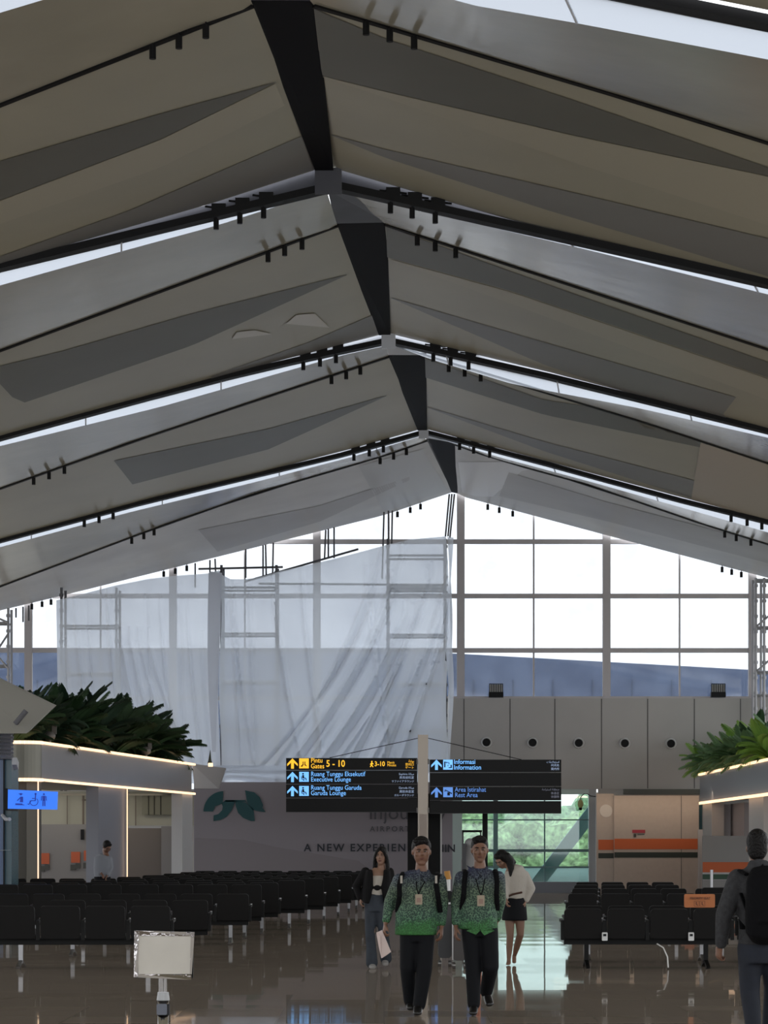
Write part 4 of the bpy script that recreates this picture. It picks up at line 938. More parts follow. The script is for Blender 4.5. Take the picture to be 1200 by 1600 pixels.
for i, (y, xr, xl) in enumerate(rows_):
    x = xr; j = 0; top = .84 if y < 48 else .96
    while x-2.4 > xl-.9:
        bench(4, .6, top, x-2.4, y, 'black seat bench in left block, %s row from camera, %s bench from aisle' % (ORD[i], ORD[j]), 'left block benches'); x -= 2.45; j += 1
rr_ = [(37.7, 2.36, 2), (39.6, 2.52, 2), (49.4, 3.18, 2), (55, 3.62, 2), (60, 4.0, 1), (64.5, 4.35, 1)]
for i, (y, xl, nb_) in enumerate(rr_):
    for j in range(nb_):
        bench(4 if not (i == 0 and j == 1) else 4, .575, .80, xl+j*2.4, y, 'black seat bench in right block, %s row from camera, %s bench from aisle' % (ORD[i], ORD[j]), 'right block benches', sock=(i == 0))
bench(3, .575, .86, 5.85, 52.4, 'black bench of joined seats behind the orange notice in the right block', 'right block benches')
# loose cable, orange notice
tag(MB().tube([Vector((3.64, 37.55, .33)), Vector((3.72, 37.5, .28)), Vector((3.77, 37.45, .16)), Vector((3.775, 37.4, .02))], .009, 8).build('white_cable', white), 'loose white cable hanging below the front right bench', 'cable')
pn = empty('priority_notice', P(1093, 1418, 39.0), 'orange priority seat notice standing on the right bench backrest', 'notice')
om = mat('orange_card', (.50, .16, .045), .5); dn_ = 39.36; kn = K(dn_)
MB().rbox(P(1093, 1407.5, dn_), (48/kn, .02, 21/kn), .02).build('card', om, pn); MB().wall(1085, 1089, 1415, 1418, dn_-.0, .02).build('foot', om, pn)
otx = mat('notice_print', (.12, .04, .02), .6)
text('PRIORITY SEAT', 5.6/kn, otx, pn, P(1094, 1405.5, dn_-.016), align='CENTER', sx=.85)
g = MB()
for x in (1088.5, 1097.5):
    for (a, b_, c, e) in ((-4, -4.5, 4, -4), (-4, 4, 4, 4.5), (-4, -4, -3.5, 4), (3.5, -4, 4, 4), (-1.2, -3, .2, 1), (-1, 1, 1.5, 2), (.8, 2, 1.6, 3.6)): g.wall(x+a, x+c, 1412+b_*.95, 1412+e*.95, dn_-.014, .003)
g.build('pictogram', otx, pn)

# ================================================================ FOREGROUND STANCHION SIGN
sd_ = 15.4; st = empty('stanchion_sign', (P(255, 1320, sd_).x, sd_, 0), 'chrome framed paper sign on a stanchion in the left foreground', 'sign')
MB().wall(216, 299, 1461, 1522, sd_, .012).build('paper', mat('paper', (.50, .47, .42), .7, noise_amt=.05, nscale=6), st)
fr = MB(); fo = [(210, 1454), (304, 1456.5), (299, 1531), (209, 1527)]; fi = [(217, 1462), (298, 1462.5), (296.5, 1523), (215.5, 1522)]
for i in range(4):
    j = (i+1) % 4; fr.slab([P(*fo[i], sd_-.03), P(*fo[j], sd_-.03), P(*fi[j], sd_-.005), P(*fi[i], sd_-.005)], (0, .012, 0))
fr.build('frame', mat('mirror_chrome', (.62, .60, .60), .1, 1.0, bump=.3, bscale=9), st)
MB().wall(211, 302, 1456, 1528, sd_+.013, .02).build('back_plate', black, st)
px_ = P(255, 1320, sd_).x
MB().cyl((px_-.012, sd_, .83), (px_-.012, sd_, .93), .012).cyl((px_+.012, sd_, .83), (px_+.012, sd_, .93), .008).build('neck', chrome, st)
MB().cyl((px_, sd_, .80), (px_, sd_, .845), .036, .030, 20).build('cap', mat('cap_steel', (.20, .20, .20), .35, .8), st, smooth=False)
MB().cyl((px_, sd_, .02), (px_, sd_, .81), .030, n=24).build('pole', chrome, st, smooth=True)
MB().cyl((px_, sd_, .72), (px_, sd_, .78), .037, n=20).build('belt_head', black, st)
MB().rbox((px_-.004, sd_-.036, .752), (.055, .012, .06), .008).build('belt_clip', mat('clip_grey', (.10, .11, .14), .4), st)
MB().cyl((px_, sd_, 0), (px_, sd_, .02), .17, .16, 28).build('base', black, st)

# ================================================================ LUGGAGE BETWEEN THE MEN
ld = 38.2; kk = K(ld); by = HY+CAMH*kk
def wheels(r, xs_, y=by, d_=ld):
    for x in xs_:
        for q in (-.08, .16):
            c = P(x, y, d_); c.z = .04; c.y += q; MB().cyl(c-Vector((.02, 0, 0)), c+Vector((.02, 0, 0)), .04, n=14).build('wheel', legc, r)
s1 = empty('suitcase', P(694, by, ld), 'black upright suitcase with wheels between the two men', 'suitcase')
MB().rbox(P(695, 1455, ld)+Vector((0, 0, 0)), (21/kk, .26, (by-1418)/kk-.08), .05).build('shell', mat('suit_black', (.02, .02, .022), .4), s1)
MB().tube([P(690, 1418, ld), P(690, 1398, ld), P(700, 1398, ld), P(700, 1418, ld)], .012, 8).build('handle', chrome, s1); wheels(s1, (687, 703))
s3 = empty('suitcase', P(716, by, ld-.6), 'grey brown upright suitcase beside the right man in green', 'suitcase')
MB().rbox(P(718, 1467, ld-.6), (21/kk, .24, (by-1442)/kk-.02), .05).build('shell', mat('suit_grey', (.035, .028, .026), .4), s3)
MB().wall(706.5, 708.3, 1436, 1500, ld-.75, .03).build('edge_trim', wh2, s3); wheels(s3, (709, 727), by, ld-.6)
MB().tube([P(711, 1444, ld-.6), P(711, 1432, ld-.6), P(722, 1432, ld-.6), P(722, 1444, ld-.6)], .012, 8).build('handle', black, s3)
bg = empty('travel_bag', P(699, 1418, ld), 'black bag with white trim standing on the black suitcase', 'bag')
MB().rbox(P(699, 1404, ld-.02), (15/kk, .16, 24/kk), .03).build('body', black, bg); MB().wall(696, 698.5, 1396, 1410, ld-.12, .01).wall(698, 704, 1410, 1413, ld-.12, .01).build('trim', white, bg)
bt = empty('drink_bottle', P(700, 1392, ld), 'white bottle with orange cap standing on the black travel bag', 'bottle')
MB().cyl(P(700, 1392, ld), P(700, 1374, ld), .035, n=16).build('body', white, bt, smooth=False); MB().cyl(P(700, 1374, ld), P(698.5, 1361, ld), .045, .04, n=14).build('cap', mat('cap_orange', (.45, .20, .02), .5), bt)
tag(MB().cyl(Vector((P(749, by, 37).x, 37, 0)), P(747, 1434, 37), .035, .03).build('orange_post', mat('cone_orange', (.45, .10, .04), .5)), 'slim orange post seen between the legs of right man', 'post')
# stand behind the right man
ws = empty('service_stand', P(737, 1404, 84), 'grey service stand with black crossbar and white rounded head behind right man', 'stand')
MB().wall(722, 753, 1297, 1300.5, 84, .1).build('crossbar', black, ws); MB().wall(722, 724.5, 1297, 1404, 84.02, .1).wall(750, 752, 1300, 1404, 84.02, .1).build('upright', greysp, ws)
MB().ell(P(734, 1319, 84), (.16, .14, .18)).build('head', wh2, ws, smooth=True); MB().tube([P(735, 1324, 84), P(735, 1345, 84), P(736, 1404, 84)], [(.16, .12), (.28, .18), (.30, .2)], 16).build('body', wh2, ws, smooth=True)
MB().wall(722, 728, 1318, 1404, 83.8, .2).build('side_case', greysp, ws)

# ================================================================ PEOPLE
def remesh(mb, name, m, parent, voxel=.010, it=4, fac=.5):
    me = bpy.data.meshes.new('tmp'); me.from_pydata([tuple(v) for v in mb.v], [], mb.f)
    bm = bmesh.new(); bm.from_mesh(me); bmesh.ops.recalc_face_normals(bm, faces=bm.faces); bm.to_mesh(me); bm.free()
    o = bpy.data.objects.new('tmp', me); C.objects.link(o)
    a = o.modifiers.new('r', 'REMESH'); a.mode = 'VOXEL'; a.voxel_size = voxel; a.use_smooth_shade = True
    s = o.modifiers.new('s', 'SMOOTH'); s.iterations = it; s.factor = fac
    bpy.context.view_layer.update(); dg = bpy.context.evaluated_depsgraph_get(); e = bpy.data.meshes.new_from_object(o.evaluated_get(dg))
    q = MB(); q.v = [v.co.copy() for v in e.vertices]; q.f = [tuple(p.vertices) for p in e.polygons]
    bpy.data.objects.remove(o); bpy.data.meshes.remove(e)
    return q.build(name, m, parent, smooth=True, fix=False)
def limb(mb, pts, rad, n=14, side=(1, 0, 0)):
    """tapered limb through joints with a ball at each joint"""
    P_ = []; R_ = []
    for i in range(len(pts)-1):
        for j in range(4):
            t = j/4; P_.append(pts[i].lerp(pts[i+1], t)); r0, r1 = rad[i], rad[i+1]; R_.append(r0+(r1-r0)*t)
    P_.append(pts[-1]); R_.append(rad[-1]); mb.tube(P_, [(r, r) for r in R_], n, side)
    for p, r in zip(pts, rad): mb.ell(p, (r, r, r), 12, 8)
def hand(mb, w, dirn, palm, s=1.0, curl=.5, thumb=1):
    dirn = Vector(dirn).normalized(); palm = Vector(palm); palm = (palm-dirn*palm.dot(dirn)).normalized(); sd = dirn.cross(palm)*thumb
    mb.tube([w-dirn*.02, w+dirn*.03*s, w+dirn*.07*s, w+dirn*.095*s], [(.026*s, .020*s), (.036*s, .018*s), (.042*s, .017*s), (.038*s, .014*s)], 12, side=sd)
    for i, (o, L_) in enumerate(((.030, .070), (.011, .080), (-.010, .074), (-.029, .058))):
        p = w+dirn*.088*s+sd*o*s; a = .15; pts = [p]
        for q in range(3):
            a += curl*(.5+.4*q); p = p+(dirn*math.cos(a)+palm*math.sin(a))*L_*s*(.42, .32, .26)[q]; pts.append(p)
        mb.tube(pts, [(.0095*s,)*2, (.009*s,)*2, (.0085*s,)*2, (.007*s,)*2], 8, side=sd); mb.ell(pts[-1], (.0075*s,)*3, 8, 6)
    p = w+dirn*.028*s+sd*.028*s; q = p+(dirn*.7+sd*.55+palm*.35)*.042*s; r = q+(dirn*.9+palm*.5)*.034*s
    mb.tube([p, q, r], [(.014*s,)*2, (.011*s,)*2, (.009*s,)*2], 9, side=palm); mb.ell(r, (.009*s,)*3, 8, 6)
def batik(name, seed):
    m = bpy.data.materials.new(name); m.use_nodes = True; n = m.node_tree; b = n.nodes['Principled BSDF']; b.inputs['Roughness'].default_value = .75
    tc = n.nodes.new('ShaderNodeTexCoord'); sp = n.nodes.new('ShaderNodeSeparateXYZ'); n.links.new(tc.outputs['Object'], sp.inputs[0])
    mr = n.nodes.new('ShaderNodeMapRange'); mr.inputs[1].default_value = .78; mr.inputs[2].default_value = 1.42; n.links.new(sp.outputs['Z'], mr.inputs[0])
    nz = n.nodes.new('ShaderNodeTexNoise'); nz.inputs['Scale'].default_value = 7; n.links.new(tc.outputs['Object'], nz.inputs['Vector'])
    ad = n.nodes.new('ShaderNodeMath'); ad.operation = 'MULTIPLY_ADD'; ad.inputs[1].default_value = .35; n.links.new(nz.outputs['Fac'], ad.inputs[0]); 
    sb_ = n.nodes.new('ShaderNodeMath'); sb_.operation = 'SUBTRACT'; sb_.inputs[1].default_value = .17; n.links.new(mr.outputs[0], sb_.inputs[0]); n.links.new(sb_.outputs[0], ad.inputs[2])
    def ramp(cs):
        r = n.nodes.new('ShaderNodeValToRGB'); n.links.new(ad.outputs[0], r.inputs['Fac'])
        while len(r.color_ramp.elements) < len(cs): r.color_ramp.elements.new(.5)
        for e, (p, c) in zip(r.color_ramp.elements, cs): e.position = p; e.color = (*c, 1)
        return r
    base = ramp([(0, (.028, .13, .028)), (.14, (.026, .10, .03)), (.26, (.022, .055, .04)), (.65, (.030, .050, .036)), (.88, (.024, .030, .05)), (1, (.018, .020, .05))])
    hi = ramp([(0, (.04, .18, .04)), (.15, (.05, .20, .06)), (.28, (.11, .22, .13)), (.65, (.14, .19, .12)), (.88, (.13, .16, .18)), (1, (.03, .035, .09))])
    vo = n.nodes.new('ShaderNodeTexVoronoi'); vo.inputs['Scale'].default_value = 42; vo.feature = 'DISTANCE_TO_EDGE'; n.links.new(tc.outputs['Object'], vo.inputs['Vector'])
    n2 = n.nodes.new('ShaderNodeTexNoise'); n2.inputs['Scale'].default_value = 60; n.links.new(tc.outputs['Object'], n2.inputs['Vector'])
    th = n.nodes.new('ShaderNodeMath'); th.operation = 'LESS_THAN'; th.inputs[1].default_value = .10; n.links.new(vo.outputs['Distance'], th.inputs[0])
    t2 = n.nodes.new('ShaderNodeMath'); t2.operation = 'GREATER_THAN'; t2.inputs[1].default_value = .46; n.links.new(n2.outputs['Fac'], t2.inputs[0])
    ml = n.nodes.new('ShaderNodeMath'); ml.operation = 'MULTIPLY'; n.links.new(th.outputs[0], ml.inputs[0]); n.links.new(t2.outputs[0], ml.inputs[1])
    mx = n.nodes.new('ShaderNodeMix'); mx.data_type = 'RGBA'; n.links.new(ml.outputs[0], mx.inputs[0]); n.links.new(base.outputs[0], mx.inputs[6]); n.links.new(hi.outputs[0], mx.inputs[7])
    n.links.new(mx.outputs[2], b.inputs['Base Color']); return m
skin = mat('skin', (.18, .088, .054), .5); skinp = mat('skin_pale', (.24, .135, .09), .5)
hairm = mat('hair_black', (.004, .003, .003), .5, spec=.25, bump=.5, bscale=60); lipm = mat('lips', (.13, .045, .035), .5); eyem = mat('eye_dark', (.015, .01, .008), .3); eyew = mat('eye_white', (.16, .14, .12), .4)
trs = mat('trouser_black', (.0055, .006, .008), .8, spec=.2); shoe = mat('shoe_black', (.012, .011, .011), .3); jean = mat('denim', (.024, .031, .043), .8, noise_amt=.2, nscale=12)
jeand = mat('denim_dark', (.007, .010, .019), .8, noise_amt=.2, nscale=12); cardm = mat('cardigan_black', (.0055, .005, .0055), .85, spec=.2); whitec = mat('blouse_white', (.40, .365, .32), .8, bump=.15, bscale=20)
bagm = mat('backpack_black', (.004, .004, .005), .9, spec=.15, bump=.2, bscale=30); badgem = mat('badge_card', (.34, .28, .20), .5); grayj = mat('jacket_grey', (.030, .030, .033), .9, noise_amt=.35, nscale=30)

class Person:
    def __init__(s, name_label, k, cx, base, group=None, yoff=0, f=-1):
        s.k = k; s.d = F/k; s.cx = cx; s.base = base; s.f = f
        s.X = (cx-600)/k; s.root = empty('person', (s.X, s.d, 0), name_label, 'person', group)
    def c(s, px, py, dy=0.0): return Vector((s.X+(px-s.cx)/s.k, s.d+dy, (s.base-py)/s.k))
def head(p, body, top, chin, cx, hair='short', turn=(0, 0), wid=.155, skinm=skin, neckto=None):
    """head between pixel rows top and chin; turn = forward lean vector of the face (x shift, drop)"""
    zt = p.c(cx, top); zc = p.c(cx, chin); H = (zt.z-zc.z)-.02; f = p.f; tx, tz = turn
    c = Vector((zt.x, zt.y, zc.z+H*.56)); fw = Vector((tx, f*math.sqrt(max(0.05, 1-tx*tx-tz*tz)), tz)).normalized()
    rt = fw.cross(Vector((0, 0, 1))).normalized(); up = rt.cross(fw).normalized(); M = Matrix((rt, fw, up)).transposed()
    def L(x, y, z): return c+M @ Vector((x, y, z))
    w = wid/2
    body.ell(L(0, -.012, .028), (w*1.02, .094, H*.44), 18, 12, M)
    body.ell(L(0, .018, -.030), (w*.86, .072, H*.40), 16, 10, M)
    body.ell(L(0, .040, -H*.42), (w*.50, .040, .030), 12, 8, M)
    body.tube([L(0, .082, .022), L(0, .103, -.018), L(0, .088, -.030)], [(.009, .010), (.017, .013), (.015, .010)], 8, side=rt)
    body.ell(L(0, .074, .034), (w*.72, .018, .010), 12, 6, M)
    for s_ in (-1, 1):
        body.ell(L(s_*w*1.0, -.010, -.004), (.011, .020, .031), 10, 8, M); body.ell(L(s_*w*.55, .058, -.020), (.024, .024, .022), 10, 8, M)
    fe = p.root
    for s_ in (-1, 1):
        MB().ell(L(s_*.031, .083, .010), (.014, .007, .0065), 10, 6, M).build('eye', eyew, fe, smooth=True)
        MB().ell(L(s_*.031, .088, .010), (.0065, .005, .0065), 8, 6, M).build('iris', eyem, fe, smooth=True)
        MB().tube([L(s_*.014, .092, .027), L(s_*.032, .092, .033), L(s_*.050, .080, .028)], [(.003, .004), (.004, .005), (.003, .003)], 6, side=rt).build('eyebrow', hairm, fe)
    MB().ell(L(0, .088, -.058), (.024, .007, .006), 12, 6, M).ell(L(0, .086, -.066), (.019, .007, .006), 12, 6, M).build('mouth', lipm, fe, smooth=True)
    hm = MB(); rr = random.Random(int(cx))
    if hair in ('short', 'short_back'):
        hm.ell(L(0, -.026, .050), (w*1.12, .098, H*.44), 18, 12, M); hm.ell(L(0, -.050, -.005), (w*1.05, .068, H*.40), 16, 10, M)
        hm.ell(L(.010, .036, .108), (w*.95, .052, .030), 14, 8, M)
        for i in range(9): x = (i-4)*.014; hm.ell(L(x, .066-.25*abs(x), .098+.008*rr.random()-.35*max(0, x)), (.014, .020, .018), 8, 6, M)
        for s_ in (-1, 1): hm.ell(L(s_*w*.97, -.004, .038), (.010, .024, .030), 8, 6, M)
    elif hair == 'long':
        hm.ell(L(0, -.028, .042), (w*1.16, .100, H*.47), 18, 12, M); hm.ell(L(0, -.055, -.04), (w*1.12, .07, H*.5), 16, 10, M)
        for s_ in (-1, 1):
            hm.tube([L(s_*.012, .062, .100), L(s_*.050, .062, .060), L(s_*.078, .030, 0), L(s_*.088, .010, -.08), L(s_*.092, .0, -.17), L(s_*.085, -.0, -.25)], [(.02, .02), (.022, .02), (.022, .03), (.026, .035), (.03, .04), (.012, .02)], 10, side=rt)
        hm.tube([L(0, -.06, .0), L(0, -.075, -.1), L(0, -.08, -.2), L(0, -.07, -.28)], [(w*1.15, .06), (w*1.25, .05), (w*1.2, .045), (w*.9, .02)], 14, side=rt)
    remesh(hm, 'hair', hairm, fe, .008, 2)
    nb_ = neckto or p.c(cx, chin+10); body.tube([L(0, -.025, -.03), L(0, -.022, -.10), nb_+Vector((0, 0, .03)), nb_+Vector((0, 0, -.06))], [(.056, .056), (.052, .054), (.060, .058), (.085, .07)], 14)
    return L
def torso(p, rows, dy=None):
    """rows (px centre, py, half width px, half depth m)"""
    t = MB(); t.tube([p.c(r[0], r[1], r[4] if len(r) > 4 else 0) for r in rows], [(r[2]/p.k, r[3]) for r in rows], 24); return t
def collar(p, x, y, w, m, open_=True):
    k = p.k; f = p.f; c = p.c
    g = MB()
    for s_ in (-1, 1):
        a = c(x+s_*w*.85, y-6, f*.03); b_ = c(x+s_*w*.75, y+1, f*.085); e = c(x+s_*w*.62, y+13, f*.172); h_ = c(x+s_*w*1.3, y+5, f*.125)
        g.slab([a, c(x+s_*w*.62, y+0, f*.085), c(x+s_*w*.10, y+8, f*.150), e, h_], (0, f*.012, 0))
    g.tube([c(x-w*1.0, y-1, 0), c(x-w*.9, y-4, -f*.05), c(x, y-5, -f*.075), c(x+w*.9, y-4, -f*.05), c(x+w*1.0, y-1, 0)], [(.014, .022)]*5, 8, side=(0, 0, 1))
    g.build('collar', m, p.root)
def shoes(p, specs, m, sole=None):
    for (ax, ay, ady, tx, ty, tdy, w) in specs:
        a = p.c(ax, ay, ady); t = p.c(tx, ty, tdy); g = MB(); dr = (t-a)
        g.tube([a-dr*.32+Vector((0, 0, .01)), a-dr*.05, a+dr*.5+Vector((0, 0, -.004)), t, t+dr*.12], [(.030, .032), (.040, .042), (.045*w, .033), (.042*w, .026), (.022, .014)], 14, side=(1, 0, 0))
        g.ell(a+Vector((0, 0, .03)), (.040, .045, .045)); remesh(g, 'shoe', m, p.root, .009, 2)
def backpack_straps(p, pts_list, m=bagm, w=.05):
    for pts in pts_list: MB().tube(pts, [(w/2, .012)]*len(pts), 8).build('backpack_strap', m, p.root)
def badge(p, x, y, w, h_, dy, neck):
    dpt = dy; g = MB(); c = p.c
    a = c(x, y-h_/2, dpt); 
    for s_ in (-1, 1):
        MB_q = g.tube([a, c(x+s_*3.5, y-h_/2-10, dpt+.01), c(neck[0]+s_*8, neck[1]+8, dpt+.03), c(neck[0]+s_*10, neck[1], -.0)], [(.006, .004)]*4, 6)
    g.build('lanyard', cardm, p.root); MB().rbox(c(x, y, dpt-.004), (w/p.k, .006, h_/p.k), .006, rx=.05).build('badge', badgem, p.root)
    MB().rbox(c(x, y+1, dpt-.009), (w/p.k*.6, .003, h_/p.k*.45), .004, rx=.05).build('badge_photo', mat('badge_photo', (.28, .18, .14), .5), p.root)

def green_man(label, cx, base, hx, top, chin, sh, hem, aL, aR, legs, shoes_, tr, bad, strapx, carry=None, seed=1, handR=True, grp=None, tilt=0):
    p = Person(label, 160.5, cx, base, grp); c = p.c; body = MB(); bt_ = batik('batik_shirt_%s' % ('a' if seed == 1 else 'b'), seed)
    head(p, body, top, chin, hx, 'short', turn=(tilt, -.06), wid=.174 if seed == 1 else .154)
    neck = c(hx, chin+9)
    # body under the clothes
    body.tube([c(r[0], r[1]) for r in tr], [(r[2]*.86/p.k, r[3]*.86) for r in tr], 18)
    for arm, s_, hd_ in ((aL, -1, True), (aR, 1, handR)):
        J = [c(*q) for q in arm]; limb(body, J, [.050, .042, .028]); dd = (J[2]-J[1]).normalized()
        hand(body, J[2]+dd*.02, dd+Vector((0, -.15, 0)), (-s_*1.0, .25, 0), .98, .45 if s_ > 0 or not carry else .9, thumb=-s_)
    for lg in legs: limb(body, [c(*q) for q in lg], [.085, .055, .038])
    for (ax, ay, ady, tx, ty, tdy, w) in shoes_: body.tube([c(ax, ay-4, ady), c(ax, ay, ady), c(tx, ty, tdy)], [(.03, .03), (.03, .03), (.025, .015)], 10)
    remesh(body, 'body', skin, p.root, .0075, 3)
    st_ = torso(p, tr)
    for arm in (aL, aR):
        J = [c(*q) for q in arm]; e = J[2]-(J[2]-J[1]).normalized()*.025; limb(st_, [J[0]+Vector((0, 0, -.01)), J[1], e], [.068, .057, .043])
    st_.tube([c(tr[-1][0]-2, tr[-1][1]+4), c(hx, chin+13), c(hx, chin+8)], [(.16, .08), (.09, .07), (.070, .062)], 16)
    so = remesh(st_, 'shirt', bt_, p.root, .011, 5); collar(p, hx, chin+12, 11, bt_)
    x0 = hx; pl = MB(); pts = [c(hx-1+i*.0, yy, -.142-.006*math.sin(i)) for i, yy in enumerate(range(int(chin)+28, hem-4, 8))]
    for a, b_ in zip(pts, pts[1:]): pl.bar(a, b_, .035, .006, up=(0, 1, 0))
    tro = MB(); hp = [c(*q) for q in (legs[0][0], legs[1][0])]; mid = (hp[0]+hp[1])/2
    tro.tube([mid+Vector((0, 0, .16)), mid+Vector((0, 0, .04)), mid+Vector((0, 0, -.06))], [(.165, .115), (.175, .125), (.15, .11)], 20)
    for lg in legs:
        J = [c(*q) for q in lg]; limb(tro, [J[0], J[1], J[2]-Vector((0, 0, .02))], [.098, .078, .064])
    remesh(tro, 'trousers', trs, p.root, .012, 4); shoes(p, shoes_, shoe)
    backpack_straps(p, [[c(x_+o_[0], o_[1], o_[2]) for o_ in path] for x_, path in strapx])
    bp_ = MB().tube([c(cx+1, tr[-1][1]+2, .16), c(cx+1, tr[-1][1]+25, .22), c(cx+1, hem-28, .22), c(cx+1, hem-18, .15)], [(.11, .04), (.15, .08), (.15, .08), (.1, .04)], 18)
    remesh(bp_, 'backpack', bagm, p.root, .014, 3); badge(p, *bad, (hx, chin+12))
    return p
tr1 = [(650, 1461, 33.5, .150), (650, 1450, 33, .155), (650, 1430, 32.5, .165, -.01), (652, 1410, 32, .160, -.01), (654, 1392, 32, .145), (655, 1376, 32, .125), (656, 1368, 27, .095), (657, 1362, 17, .07)]
m1 = green_man('man on the left in long green-blue patterned shirt carrying white paper, walking forward', 655, 1585, 658.5, 1311, 1353, 0, 1461,
    [(624, 1374, 0), (609, 1409, .02), (603, 1441, -.03)], [(687, 1374, 0), (692, 1410, .02), (690, 1446, -.02)],
    [[(640, 1462, 0), (637, 1512, .0), (641, 1562, .16)], [(664, 1462, 0), (663, 1514, -.06), (655, 1566, -.06)]],
    [(642, 1570, .16, 642, 1576, .04, 1.0), (653, 1573, -.06, 652, 1581, -.24, 1.05)], tr1, (654, 1405, 11, 16, -.178, ), 
    [(0, [(630, 1364, .04), (628, 1367, -.10), (624, 1382, -.155), (624, 1400, -.15), (621, 1425, -.05)]), (0, [(683, 1364, .04), (684, 1367, -.10), (681, 1382, -.15), (684, 1400, -.14), (688, 1425, -.04)])], carry=True, seed=1, tilt=.06)
for x in (627, 681): MB().box(m1.c(x, 1374, -.165), (.022, .012, .075)).build('strap_label', whitec, m1.root)
pp = m1.c(600, 1462, -.05)
pa = MB().slab([m1.c(588, 1457, -.09), m1.c(597, 1453, -.09), m1.c(611, 1487, -.07), m1.c(603, 1493, -.10), m1.c(596, 1497, -.10)], (0, .02, 0)).add([m1.c(588, 1457, -.095), m1.c(594, 1462, -.12), m1.c(596, 1497, -.11), m1.c(592, 1480, -.10)], [(0, 1, 2, 3)])
tag(pa.build('folded_paper', mat('pink_white_paper', (.62, .50, .47), .7)), 'folded white sheet of paper held by the left man in green', 'paper')
tr2 = [(747, 1450, 31, .130), (747, 1440, 30.5, .135), (747, 1420, 29, .135), (748, 1400, 28.5, .13), (749, 1384, 29, .125), (750, 1370, 30, .11), (751, 1362, 26, .085), (751, 1356, 16, .065)]
m2 = green_man('man on the right in long green-blue patterned shirt with hand behind his hip', 747, 1583, 749.5, 1308, 1346, 0, 1452,
    [(721, 1368, 0), (713, 1406, .02), (712, 1443, -.02)], [(779, 1368, 0), (782, 1406, .03), (777, 1436, .10)],
    [[(736, 1452, 0), (739, 1508, -.02), (740, 1563, -.06)], [(763, 1452, 0), (767, 1508, -.03), (761, 1546, .22)]],
    [(740, 1571, -.06, 738, 1579, -.22, 1.0), (762, 1554, .22, 766, 1569, .12, 1.0)], tr2, (750.5, 1405, 11.5, 17, -.158),
    [(0, [(726, 1358, .04), (727, 1361, -.08), (725, 1376, -.125), (724, 1395, -.12), (721, 1420, -.03)]), (0, [(774, 1358, .04), (774, 1361, -.08), (776, 1376, -.12), (775, 1395, -.115), (777, 1420, -.03)])], seed=2)
MB().add([m2.c(735, 1449, -.12), m2.c(749, 1444, -.14), m2.c(749, 1452, -.139), m2.c(743, 1458, -.132), m2.c(728, 1452, -.10)], [(0, 1, 2, 3, 4)]).add([m2.c(749, 1444, -.14), m2.c(768, 1449, -.12), m2.c(772, 1452, -.10), m2.c(756, 1459, -.132), m2.c(750, 1452, -.139)], [(0, 1, 2, 3, 4)]).build('shirt_tail', bpy.data.materials['batik_shirt_b'], m2.root)

# woman in black cardigan and jeans
w1 = Person('woman with long dark hair in black cardigan, white top and flared blue jeans', 117, 590, 1513); c = w1.c; b_ = MB()
head(w1, b_, 1325, 1352, 596, 'long', turn=(-.25, .05), wid=.140, skinm=skinp)
tr = [(586, 1412, 15, .10), (586, 1400, 13, .095), (590, 1385, 12, .09), (592, 1372, 14, .10), (592, 1364, 16, .085), (594, 1358, 10, .06)]
b_.tube([c(r[0], r[1]) for r in tr], [(r[2]/w1.k, r[3]) for r in tr], 18)
for J, s_ in (([c(572, 1363, 0), c(561, 1384, .05), c(563, 1404, -.01)], -1), ([c(608, 1363, 0), c(612, 1384, .04), c(608, 1404, 0)], 1)):
    limb(b_, J, [.042, .034, .024]); hand(b_, J[2], (J[2]-J[1]), (-s_, 0, 0), .85, .5, thumb=-s_)
for lg in ([c(580, 1414), c(580, 1460, -.02), c(582, 1500, 0)], [c(595, 1414), c(600, 1458, -.02), c(602, 1495, .15)]): limb(b_, lg, [.075, .05, .032])
b_.tube([c(582, 1500), c(582, 1508), c(581, 1510, -.12)], [(.03, .03)]*2+[(.02, .015)], 8)
remesh(b_, 'body', skinp, w1.root, .0085, 3)
q = MB(); tp = [(586, 1398, 13.5, .105), (589, 1386, 12.6, .10), (591, 1373, 14, .108), (591, 1368, 13.5, .102)]; q.tube([c(r[0], r[1]) for r in tp], [(r[2]/w1.k, r[3]) for r in tp], 20); remesh(q, 'white_top', whitec, w1.root, .012, 2)
q = MB()
for s_, pts in ((-1, [(577, 1359, 5.5), (577, 1372, 8), (576, 1386, 9), (574, 1400, 8), (572, 1411, 7)]), (1, [(605, 1359, 5.5), (604, 1372, 7.5), (602, 1386, 8.5), (605, 1400, 7.5), (606, 1411, 7)])):
    q.tube([c(a, y, -.01) for a, y, r in pts], [(r/w1.k, .125) for a, y, r in pts], 16)
q.tube([c(591, 1359, .05), c(590, 1385, .07), c(589, 1411, .07)], [(.13, .05), (.14, .06), (.15, .06)], 16)
q.ell(c(589.5, 1387, -.10), (.05, .03, .04))
limb(q, [c(571, 1362), c(557, 1385, .05), c(563, 1403, -.01)], [.062, .058, .046]); limb(q, [c(609, 1362), c(613, 1384, .04), c(608, 1402, 0)], [.058, .052, .042])
remesh(q, 'cardigan', cardm, w1.root, .012, 3)
q = MB(); q.tube([c(587, 1397), c(586, 1410), c(586, 1424)], [(.118, .10), (.145, .115), (.14, .11)], 18)
for lg in ([c(580, 1420), c(578, 1455, -.02), c(580, 1480, 0), c(581, 1504, 0)], [c(594, 1420), c(599, 1455, -.02), c(602, 1478, .08), c(603, 1498, .15)]): limb(q, lg, [.090, .066, .068, .082])
remesh(q, 'jeans', jean, w1.root, .012, 3)
